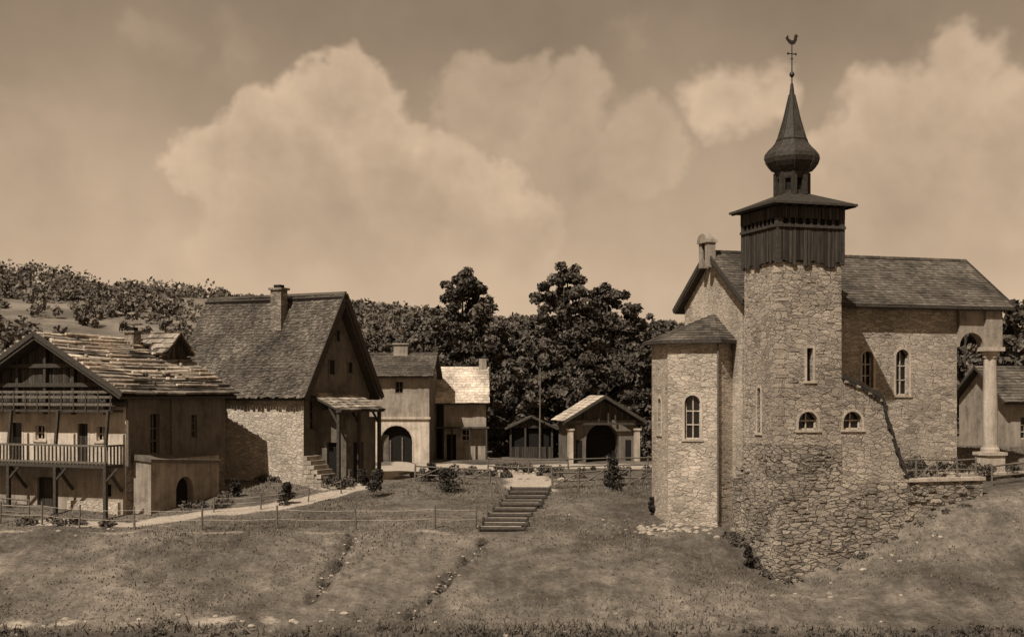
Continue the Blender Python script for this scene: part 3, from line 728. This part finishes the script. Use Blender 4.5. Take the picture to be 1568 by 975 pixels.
for xx in (-1.1,3.1): mb.poly([(xx,0 if xx>0 else 1.5,4.4),(xx,5,4.4),(xx,2.5,6.6)],0)
mb.box(-1.0,3.3,-.9,0,2.35,2.45,3)
for x in (-.9,.6,1.9,3.1): mb.beam((x,-.8,0),(x,-.8,2.4),.12,.12,3)
mb.make('walls',[M_plM,M_dark,M_frame,M_woodV],HB)
mb=MB()
for sg in (-1,1):
    o_=(-1.15,2.5,6.9); v_=(0,sg*3.2,-2.7)
    slab(mb,o_,(1,0,0),v_,4.5,4.19,.12,1,.04); shingles(mb,o_,(1,0,0),v_,4.5,4.2,.35,.3,.03,.3,0,.2)
mb.box(2.6,3.15,2.2,2.8,6.3,7.5,2)
mb.make('roof',[M_tileL,M_beam,M_plM],HB)
SH=house_empty('open_wood_shed',(-.2,96,0),0)
mb=MB()
for x in (0.1,1.2,2.3,3.2):
    for y in (0,2.5): mb.beam((x,y,-.2),(x,y,2.3),.14,.14,1)
mb.box(0,3.3,2.5,2.6,0,2.3,0); mb.box(0,.08,0,2.5,0,2.2,0); mb.box(0.1,3.2,-.05,.02,0,.9,0)
mb.box(3.22,3.3,0,2.5,0,2.2,0); mb.box(.2,3.1,.3,.4,0,2.2,3)
mb.poly([(0,0,2.3),(3.3,0,2.3),(1.65,0,3.1)],0)
for sg in (-1,1):
    slab(mb,(1.65,-.4,3.2),(0,1,0),(sg*2.0,0,-.95),3.4,2.2,.08,1,.02); shingles(mb,(1.65,-.4,3.2),(0,1,0),(sg*2.0,0,-.95),3.4,2.2,.35,.3,.03,.3,2,.3)
mb.make('shed_frame',[M_belfry,M_beam,M_tileN,M_dark],SH)
SP=house_empty('arched_gable_shelter',(4.0,90.5,0),8)
mb=MB()
wall(mb,(0,0,0),(1,0,0),(0,-1,0),4.9,-.5,3.0,[(1.25,3.65,.0,2.75,True,False)],1.2,0,1,2,None)
mb.poly([(0,0,3.0),(4.9,0,3.0),(2.45,0,4.45)],3)
wall(mb,(0,0,0),(0,1,0),(-1,0,0),4,-.5,3.0,[],.2); wall(mb,(4.9,0,0),(0,1,0),(1,0,0),4,-.5,3.0,[],.2); wall(mb,(0,4,0),(1,0,0),(0,1,0),4.9,-.5,3)
for x in (-.1,4.7): mb.box(x,x+.34,-.55,-.02,-.3,2.3,2); mb.box(x-.08,x+.42,-.63,-.01,2.3,2.42,2)
for x in (1.5,2.1,2.8,3.3): mb.beam((x,-.3,2.9),(x,-.3,3.5),.1,.1,4)
mb.beam((-.5,-.45,2.75),(5.4,-.45,2.75),.14,.14,4)
for x in (.55,4.1): mb.box(x,x+.4,-.05,-.002,.2,1.6,1)
for sg in (-1,1):
    slab(mb,(2.45,-.9,4.75),(0,1,0),(sg*2.95,0,-1.8),5.2,3.45,.12,4,.03); shingles(mb,(2.45,-.9,4.75),(0,1,0),(sg*2.95,0,-1.8),5.2,3.47,.4,.35,.04,.3,5 if sg<0 else 6,.3)  # sunlit left and shaded right slope put into the tile colours
    mb.beam((2.45,-.93,4.68),(2.45+sg*2.95,-.93,2.88),.06,.2,4)
mb.make('shelter_structure',[M_plD,M_dark,M_trim,M_woodV,M_beam,M_tileL,M_tileD],SP)
CR=house_empty('hillside_cottage',(29.3,76,0),12)
mb=MB()
wall(mb,(0,0,0),(1,0,0),(0,-1,0),7,0,4.6,[(1,1.7,2.2,3.5,False,True),(3,4,1.5,3.5,False,False),(5,5.7,2.2,3.5,False,True)],.2,0,1,2)
wall(mb,(0,0,0),(0,1,0),(-1,0,0),5,0,4.6,[(1,1.7,2.2,3.5,False,True)],.2,0,1,2)
mb.poly([(0,0,4.6),(0,5,4.6),(0,2.5,6.4)],0)
for sg in (-1,1):
    slab(mb,(-.5,2.5,6.6),(1,0,0),(0,sg*3.2,-2.2),8.2,3.88,.12,3,.03); shingles(mb,(-.5,2.5,6.6),(1,0,0),(0,sg*3.2,-2.2),8.2,3.9,.3,.3,.04,.3,4,.3)
mb.make('cottage_structure',[M_plM,M_pane,M_frame,M_beam,M_tileN],CR)

# ------------------------------------------------------------------ stairs, fences, rocks
mb=MB(); N=10
for i in range(N):
    t=i/(N-1); x=-.55+1.65*t; y=58.3+9.6*t; z=float(gz(x,y))+.05; sk=random.uniform(-.12,.12)
    mb.tube([(x-1.0+sk,y,z+.06),(x+1.0+sk,y-.08,z+.06)],[.11,.10],8,0,.5)
    mb.hexa([(x-.95,y+.05,z-.3),(x+.95,y+.05,z-.3),(x+.98,y+1.0,z-.3),(x-.98,y+1.0,z-.3),(x-.95,y+.05,z+.11),(x+.95,y+.05,z+.11),(x+.98,y+1.0,z+.10),(x-.98,y+1.0,z+.10)],1)
    for q in (-1.05,1.05): mb.tube([(x+q+sk,y-.1,z-.3),(x+q+sk,y-.1,z+.22)],[.06,.05],6,0)
mb.make('log_garden_steps',[M_beam,m_plain('trodden_sand',.27,.9,3)])
def fence(name,pts,h=.9,rails=(.45,.85),r=.045,wire=False,diag=False,mat=M_beamL):
    mb=MB()
    P=[(x,y,float(gz(x,y))) for x,y in pts]
    for p in P:
        lx,ly=random.uniform(-.06,.06),random.uniform(-.05,.05)
        mb.tube([(p[0],p[1],p[2]-.2),(p[0]+lx,p[1]+ly,p[2]+h*random.uniform(.95,1.1))],[r,r*.8],6)
    for a,b_ in zip(P[:-1],P[1:]):
        for q in rails:
            rr=.009 if wire else r*.75
            m_=((a[0]+b_[0])/2,(a[1]+b_[1])/2,(a[2]+b_[2])/2+q-(.05 if wire else random.uniform(-.02,.03)))
            mb.tube([(a[0],a[1],a[2]+q),m_,(b_[0],b_[1],b_[2]+q)],[rr]*3,5,1)
        if diag: mb.tube([(a[0],a[1]-.04,a[2]+.1),(b_[0],b_[1]-.04,b_[2]+.85)],[r*.6]*2,5)
    return mb.make(name,[mat,M_wire if wire else mat])
fp=[(-24,60),(-21.8,59.4)]+[((p-784)/1960*58.7,58.7+random.uniform(-.15,.15)) for p in (120,207,310,424,545,665,728)]
fence('wire_fence',fp,1.0,(.45,.88),.055,True)
fence('wire_fence',[(-14.5,62.2),(-12.4,63.2),(-10.4,65.3),(-9,67.5)],.75,(.4,.65),.04,True)
fence('rustic_rail_fence',[(-5.4,71),(-3.9,70.6),(-2.6,70.3),(-1.2,70)],.95,(.4,.85),.06,False,True)
fence('rustic_rail_fence',[(2.2,69),(3.6,69.3),(5,69.6),(6.4,69.8),(8,70)],.95,(.4,.85),.06,False,True)
fence('rustic_rail_fence',[(-1.5,79),(1,78),(3.5,79),(6,80),(8.5,80)],.95,(.4,.85),.055)
fence('rustic_rail_fence',[(-8.9,70),(-8.9,74),(-9,79),(-9.2,84)],.9,(.4,.8),.05)
fence('picket_fence',[(-29,64),(-27,62.6),(-25,61.5),(-23,60.9)],1.0,(.3,.6,.9),.05)
fence('rustic_rail_fence',[(22.5,60),(24.5,61),(26.5,63),(28.5,66)],1.0,(.4,.9),.06)
def rock(mb,x,y,z,r):
    n=7; sx,sy=random.uniform(.8,1.3),random.uniform(.7,1.1)
    i=len(mb.v); pr=[(-.3,.8),(.15,1),(.5,.7),(.65,.3)]
    for zz,rr in pr:
        for j in range(n):
            t=2*math.pi*j/n; q=r*rr*random.uniform(.8,1.15); mb.v.append((x+sx*q*math.cos(t),y+sy*q*math.sin(t),z+zz*r)); mb.c.append(.5)
    for k in range(3):
        for j in range(n): mb.f.append((i+k*n+j,i+k*n+(j+1)%n,i+(k+1)*n+(j+1)%n,i+(k+1)*n+j)); mb.m.append(0)
    mb.f.append(tuple(i+3*n+j for j in range(n))); mb.m.append(0)
mb=MB()
for (cx,cy,n,sp,r) in ((7.4,58.6,60,1.0,.12),(6.0,58.6,18,.5,.11),(-9.5,69,26,.6,.14),(.6,80,22,1.2,.2),(4,60,8,3,.08),(14,52,8,5,.1),(22,56,6,2,.1),(-20,59,14,3,.1),(16,55,10,2,.1),(1.5,72,14,1.5,.12),(-14,47.8,40,4,.09),(-3,47.5,20,8,.08)):
    for i in range(n):
        x=cx+random.gauss(0,sp);y=cy+random.gauss(0,min(sp,1.5)*.5); rock(mb,x,y,float(gz(x,y)),r*random.uniform(.5,1.5))
for (x0_,y0_,x1_,y1_) in GUL:
    for i in range(34):
        t=random.random(); x=x0_+(x1_-x0_)*t+random.gauss(0,.22); y=y0_+(y1_-y0_)*t; rock(mb,x,y,float(gz(x,y)),random.uniform(.04,.11))
mb.make('scattered_stones',[M_rock])
mb=MB(); mb.tube([(2.05,95,0),(2.1,95,6.8)],[.06,.04],7); mb.make('flagpole',[M_beamL])

# ------------------------------------------------------------------ vegetation
def leafquads(C,size,n):
    a=rng.normal(size=(n,3)); a/=np.linalg.norm(a,axis=1)[:,None]
    b=rng.normal(size=(n,3)); b-=a*(a*b).sum(1)[:,None]; b/=np.linalg.norm(b,axis=1)[:,None]
    s=size*rng.uniform(.6,1.3,(n,1))
    a=a*s*.5; b=b*s*.36
    return np.stack([C-a,C+b*.9-a*.1,C+a,C-b*.9+a*.1],1)
def clumps(centers,radii,per,size,flat=.75):
    Cs=[];var=[]
    for c,r in zip(centers,radii):
        n=int(per*rng.uniform(.7,1.2)); d=rng.normal(size=(n,3)); d/=np.linalg.norm(d,axis=1)[:,None]
        rad=r*rng.uniform(.25,1.0,(n,1))**.55
        p=c+d*rad*np.array([1,1,flat]); Cs.append(p)
        base=rng.uniform(.1,.8); var.append(np.clip(base+rng.normal(0,.2,n),0,1))
    C=np.concatenate(Cs); return leafquads(C,size,len(C)),np.concatenate(var)
def tree(name,loc,h,w,prof,seed,ncl=90,per=110,leaf=.42,tr=.28):
    global rng
    rng=np.random.default_rng(seed); random.seed(seed)
    e=empty(name,(loc[0],loc[1],float(gz(*loc))-.1),random.random()*6)
    cs=[];rs=[]
    for i in range(ncl):
        t=(i+rng.uniform(0,1))/ncl; zz=h*(.12+.84*t)
        R=w/2*np.interp(t,[0,.2,.45,.7,.9,1],prof)
        an=rng.uniform(0,2*math.pi); R*=1+.2*math.sin(3*an+seed)+.14*math.sin(5*an+zz); q=R*rng.uniform(.15,1)**.45
        cs.append(np.array([q*math.cos(an),q*math.sin(an),zz+rng.normal(0,.25)])); rs.append(w*rng.uniform(.06,.13)*(1.1-.45*t))
    for k in range(4): cs.append(np.array([rng.normal(0,w*.05),rng.normal(0,w*.05),h*(.9+.025*k)])); rs.append(w*.06)
    V,va=clumps(cs,rs,per,leaf)
    o=quads_obj('crown',V,va,[M_leaf],e)
    mb=MB(); mb.tube([(0,0,-.3),(.05,.02,h*.3),(-.05,.08,h*.6),(0,0,h*.92)],[tr,tr*.8,tr*.5,.04],9)
    for i in range(14):
        c=cs[rng.integers(len(cs))]; z0=max(h*.15,c[2]-h*.14)
        mb.tube([(0,0,z0),(c[0]*.5,c[1]*.5,(z0+c[2])/2+.1),tuple(c)],[tr*.35,tr*.22,.03],6)
    mb.make('trunk_and_limbs',[M_bark],e)
    return e
cone=[.8,1,.92,.68,.45,.18]; ov=[.8,1,1,.85,.58,.25]; rnd_=[.7,.95,1,.95,.7,.35]
tree('tall_tree',(-4.2,110),15.6,8.2,cone,1,150,110,.42)
tree('tall_tree',(4.7,108),15.6,7.8,cone,2,150,110,.42)
tree('tall_tree',(8.2,110),14.2,8.2,ov,3,150,110,.42)
k=10
for (x,y,h,w) in ((-8,116,11.5,7),(-1.0,114,11.0,7),(1.6,118,11.2,7),(-6.4,108,11.6,6.5),(11.2,112,11.5,7),(-1.8,106,9.2,6),(2.2,105,8.5,6),(10.4,103,8.2,6.5),(5.8,102,8,6.5),(13.5,108,10.5,7),(-12,118,10,7),(-3.2,120,10.6,7),(-15.5,122,10,7),(7.5,101,6.5,6),(.2,101,6.5,6)):
    k+=1; tree('broadleaf_tree',(x,y),h*random.uniform(.96,1.04),w,rnd_,k,70,90,.45,.2)
for (x,y,h,w) in ((33,84,9.5,7),(37,88,11,7),(30.5,86,9,5),(34.5,79,6,5)):
    k+=1; tree('broadleaf_tree',(x,y),h,w,rnd_,k,50,80,.45,.2)
for (x,y,h,w) in ((-27,86,9,8),(-33,88,9.5,8),(-22,92,8.5,7),(-30,95,9,8),(-38,90,9,8)):
    k+=1; tree('broadleaf_tree',(x,y),h*.85,w,rnd_,k,50,80,.5,.2)
rng=np.random.default_rng(5); random.seed(5)
cs=[];rs=[]
def addh(a,y,r):
    x=a*y; z=float(gz(x,y)); n=rng.integers(2,5)
    for j in range(n): cs.append(np.array([x+rng.normal(0,r*.6),y+rng.normal(0,r*.6),z+r*rng.uniform(.3,1.3)])); rs.append(r*rng.uniform(.6,1))
for i in range(3600):
    a=rng.uniform(-.47,.5); y=125+300*rng.uniform(0,1)**.8
    pat=math.sin(a*31+y*.035)+math.sin(y*.07+a*13)+.5*math.sin(a*90)
    if a<-.12 and pat<.1 and rng.random()<.85: continue
    addh(a,y,rng.uniform(1.3,2.6))
for i in range(420):
    a=rng.uniform(-.47,.5)
    dens=1 if (a>-.24) else (1 if (-.36<a<-.29 or a<-.375 or -.28<a<-.24) else .2)
    if rng.random()<dens: addh(a,rng.uniform(410,434),rng.uniform(2.6,4.4) if a<-.24 else rng.uniform(1.5,2.6))
V,va=clumps(cs,rs,22,1.35)
quads_obj('hillside_trees',V,va,[M_leafH])
def bush(name,x,y,h,w,seed):
    global rng
    rng=np.random.default_rng(seed)
    cs=[];rs=[]
    for i in range(18):
        t=rng.uniform(0,1); R=w/2*(1-.7*t); an=rng.uniform(0,6.28); q=R*rng.uniform(0,.8)
        cs.append(np.array([x+q*math.cos(an),y+q*math.sin(an),float(gz(x,y))+.12+h*.85*t])); rs.append(w*.24*(1.1-.5*t))
    V,va=clumps(cs,rs,80,.14); return quads_obj(name,V,va,[M_bush])
for i,(p,d,h,w) in enumerate(((440,64.5,1.3,1.15),(577,66,1.4,1.6),(686,68,1.4,1.7),(662,71,1.0,1.2),(937,69,1.7,1.5),(556,70,1.0,.9),(360,66,.9,.9),(1145,55.4,.9,.5),(1000,62,.8,.7))):
    bush('small_conifer_shrub',(p-784)/1960*d,d,h,w,40+i)
def shrub_mass(name,pts,r,seed,per=120,leaf=.16,mat=M_bush,flat=.75):
    global rng
    rng=np.random.default_rng(seed); cs=[];rs=[]
    for (x,y,z) in pts:
        cs.append(np.array([x,y,z])); rs.append(r*rng.uniform(.5,1.3))
    V,va=clumps(cs,rs,per,leaf,flat); return quads_obj(name,V,va,[mat])
def G(x,y,dz=.1): return (x,y,float(gz(x,y))+dz)
random.seed(9)
M_weed=m_leaf('weed',.03,.12)
gp=[]
for (x0_,y0_,x1_,y1_),nn2 in zip(GUL,(26,40)):
    for i in range(nn2):
        t=random.random()**.9; gp.append(G(x0_+(x1_-x0_)*t+random.gauss(0,.16),y0_+(y1_-y0_)*t,-.02))
shrub_mass('gully_weeds',gp,.17,60,36,.11,M_weed,.5)
pb=[]
for i in range(420):
    x=random.uniform(-21,21); y=45.2+random.random()**2*1.7+.4*math.sin(x*.9)
    if math.sin(x*1.7+math.sin(x*.6)*2)+random.random()<.0: continue
    pb.append(G(x,y,.02))
shrub_mass('roadside_weeds',pb,.24,64,42,.12,M_weed,.6)
shrub_mass('garden_plants',[G(random.uniform(-6,9.5),random.uniform(74,82),.1) for i in range(36)]+[G(.6+random.gauss(0,1),80+random.gauss(0,.6),.25) for i in range(14)]+[G(random.gauss(-9.5,.6),random.gauss(69.6,.5),.3) for i in range(10)]+[G(-13.5+random.uniform(-1.5,1.5),71.0,.15) for i in range(14)]+[G(random.uniform(-17,-14),random.uniform(63,66),.1) for i in range(10)]+[G(random.uniform(-26,-18),59.8+random.uniform(-.6,.3),.05) for i in range(14)]+[G(random.uniform(9.5,13),random.uniform(76,88),.5) for i in range(30)],.36,61,90,.18,M_weed)
pts=[]
for i in range(34):
    p=LM@Vector((random.uniform(6.4,11.5),random.uniform(1.4,3.8),1.15)); pts.append((p.x,p.y,1.2+random.random()*.5))
for i in range(12):
    p=LM@Vector((random.uniform(11,15),random.uniform(2.6,3.3),1.15)); pts.append((p.x,p.y,1.3))
for i in range(20):
    p=LM@Vector((random.uniform(-.9,-.4),random.uniform(-.3,4),0)); pts.append(G(p.x,p.y,.0))
for i in range(14):
    p=LM@Vector((random.uniform(0,10.5),random.uniform(-.7,-.35),0)); pts.append(G(p.x,p.y,-.06))
shrub_mass('terrace_shrubs',pts,.28,62,80,.13,M_weed)
shrub_mass('background_hedge',[(x,98.5+random.uniform(-1,1),random.uniform(.3,2.2)) for x in np.linspace(-1.5,14,60)],.9,63,150,.32,M_leaf)
def grass(n,x0,x1,y0,y1,hh,seed,name,mat=None):
    global rng
    rng=np.random.default_rng(seed)
    x=rng.uniform(x0,x1,n); y=rng.uniform(y0,y1,n)
    pmk,rmk=pathmask(x,y); keep=(np.maximum(pmk,rmk)<.35)
    for Mx,(a0,a1,b0,b1) in ((LM,(-.2,16,-.2,11)),(LM,(-3,1,4.5,9.5)),(LMc,(-9.8,1.2,-.3,9)),(LM2,(-9,2.2,-.2,6.6))):
        I=Mx.inverted(); lx=I[0][0]*x+I[0][1]*y+I[0][3]; ly=I[1][0]*x+I[1][1]*y+I[1][3]
        keep&=~((lx>a0)&(lx<a1)&(ly>b0)&(ly<b1))
    keep&=~((seg(x,y,[(-.55,58.3),(1.1,68.5)])<1.1))
    patch=.5+.25*(np.sin(x*.43+2.3*np.sin(y*.31+x*.17))+np.sin(y*.57-x*.29+1.7*np.sin(x*.37))); keep&=rng.random(n)<(.1+.9*patch)
    x=x[keep];y=y[keep];n=len(x); z=gz(x,y)-.02
    h=hh*rng.uniform(.4,1.5,n)*(.6+.7*patch[keep]); t=rng.uniform(0,6.28,n); w=rng.uniform(.02,.05,n)
    lean=rng.normal(0,hh*.5,(n,2))
    P=np.stack([x,y,z],1); dx=np.stack([np.cos(t)*w,np.sin(t)*w,0*w],1)
    top=P+np.stack([lean[:,0],lean[:,1],h],1)
    V=np.stack([P-dx,P+dx,top+dx*.3,top-dx*.3],1)
    return quads_obj(name,V,np.clip(rng.normal(.5,.22,n),0,1),[mat or M_grass])
grass(80000,-26,30,46.5,74,.08,70,'grass')
grass(5000,-22,24,44.8,47.2,.2,71,'tall_weeds',M_weed)

# ------------------------------------------------------------------ light & world
el=math.radians(51); az=(-.5,-.866)
sd=Vector((az[0]*math.cos(el),az[1]*math.cos(el),math.sin(el)))
L=bpy.data.lights.new('sun','SUN'); L.energy=5.0; L.angle=math.radians(.5); L.color=(1,.94,.85)
lo=bpy.data.objects.new('sun',L); S.collection.objects.link(lo); lo.rotation_euler=sd.to_track_quat('Z','Y').to_euler(); lo.location=(-20,-20,40)
w=bpy.data.worlds.new('World'); S.world=w; w.use_nodes=True; nt=w.node_tree
bg=nt.nodes['Background']; bg.inputs[1].default_value=.1
sky=nd(nt,'ShaderNodeTexSky',sky_type='NISHITA'); sky.sun_disc=False; sky.sun_elevation=el; sky.sun_rotation=math.atan2(az[0],az[1]); sky.air_density=1.5; sky.dust_density=3
bw=nd(nt,'ShaderNodeRGBToBW'); nt.links.new(sky.outputs[0],bw.inputs[0])
tc=nd(nt,'ShaderNodeTexCoord'); dr=tc.outputs['Generated']
sx=nd(nt,'ShaderNodeSeparateXYZ'); nt.links.new(dr,sx.inputs[0])
n1,c1=noise(nt,dr,12,4,.6)
wv=nt.nodes.new('ShaderNodeVectorMath'); wv.operation='MULTIPLY_ADD'; nt.links.new(c1,wv.inputs[0]); wv.inputs[1].default_value=(.10,.10,.10)
off=nt.nodes.new('ShaderNodeVectorMath'); off.operation='SUBTRACT'; nt.links.new(dr,off.inputs[0]); off.inputs[1].default_value=(.05,.05,.05); nt.links.new(off.outputs[0],wv.inputs[2])
def dirv(px,py):
    v=Vector(((px-784)/1960,1,(600-py)/1960)).normalized(); return tuple(v)
def cloudbank(blobs):
    s_=None
    for (px,py,r) in blobs:
        d=nt.nodes.new('ShaderNodeVectorMath'); d.operation='DISTANCE'; nt.links.new(wv.outputs[0],d.inputs[0]); d.inputs[1].default_value=dirv(px,py)
        q=math_(nt,'SUBTRACT',r/1960,d.outputs['Value'])
        s_=q if s_ is None else math_(nt,'SMOOTH_MAX',s_,q,.012)
    return s_
b1=cloudbank([(540,180,95),(430,240,110),(330,260,80),(620,300,130),(480,380,190),(740,360,120)])
b2=cloudbank([(1110,150,70),(1180,130,60),(1400,230,130),(1330,330,160),(1560,250,140),(1480,110,70)])
b3=cloudbank([(60,240,120),(120,380,140),(0,450,110),(230,470,110)])
b4=cloudbank([(760,170,90),(880,160,80),(840,260,120),(980,230,90),(680,240,60)])
b5=cloudbank([(250,60,60),(360,90,70),(980,60,50),(1560,430,110)])
nz,_=noise(nt,dr,6,4,.6); nz2,_=noise(nt,dr,26,3,.6)
horizon=nd(nt,'ShaderNodeMapRange',interpolation_type='SMOOTHSTEP'); nt.links.new(sx.outputs[2],horizon.inputs[0]); horizon.inputs[1].default_value=.03; horizon.inputs[2].default_value=.32; horizon.inputs[3].default_value=.52; horizon.inputs[4].default_value=.23
base=math_(nt,'MULTIPLY',horizon.outputs[0],math_(nt,'MULTIPLY_ADD',nz,.7,.65))
base=math_(nt,'MULTIPLY',base,math_(nt,'MULTIPLY_ADD',bw.outputs[0],.02,.9))
val=base
for bk,edge,inn,st,soft in ((b5,.36,.31,.6,.03),(b4,.46,.39,.75,.014),(b2,.57,.46,.8,.018),(b3,.40,.35,.6,.03),(b1,.57,.41,.85,.012)):
    mk=nd(nt,'ShaderNodeMapRange',interpolation_type='SMOOTHSTEP'); nt.links.new(bk,mk.inputs[0]); mk.inputs[1].default_value=0; mk.inputs[2].default_value=soft; mk.inputs[3].default_value=0; mk.inputs[4].default_value=st
    ib=nd(nt,'ShaderNodeMapRange',interpolation_type='SMOOTHSTEP'); nt.links.new(bk,ib.inputs[0]); ib.inputs[1].default_value=0; ib.inputs[2].default_value=.055; ib.inputs[3].default_value=edge; ib.inputs[4].default_value=inn
    ibn=math_(nt,'MULTIPLY',ib.outputs[0],math_(nt,'ADD',math_(nt,'MULTIPLY_ADD',nz,.5,.5),math_(nt,'MULTIPLY',nz2,.48)))
    fd=nd(nt,'ShaderNodeMapRange',interpolation_type='SMOOTHSTEP'); nt.links.new(sx.outputs[2],fd.inputs[0]); fd.inputs[1].default_value=.06; fd.inputs[2].default_value=.18
    mf=math_(nt,'MULTIPLY',mk.outputs[0],fd.outputs[0])
    mx=nt.nodes.new('ShaderNodeMix'); mx.data_type='FLOAT'; nt.links.new(mf,mx.inputs[0]); nt.links.new(val,mx.inputs[2]); nt.links.new(ibn,mx.inputs[3]); val=mx.outputs[0]
val=math_(nt,'MULTIPLY',val,10.0)
cmb=nt.nodes.new('ShaderNodeVectorMath'); cmb.operation='SCALE'; cmb.inputs[0].default_value=(1.21,.89,.61); nt.links.new(val,cmb.inputs['Scale'])
nt.links.new(cmb.outputs[0],bg.inputs[0])

cam=bpy.data.cameras.new('camera'); co_=bpy.data.objects.new('camera',cam); S.collection.objects.link(co_)
co_.location=(0,0,5); co_.rotation_euler=(math.radians(90),0,0); cam.lens=45; cam.sensor_width=36; cam.shift_y=.0717; cam.clip_end=6000; cam.clip_start=.5
S.camera=co_
S.view_settings.view_transform='Standard'; S.view_settings.look='None'; S.view_settings.exposure=0
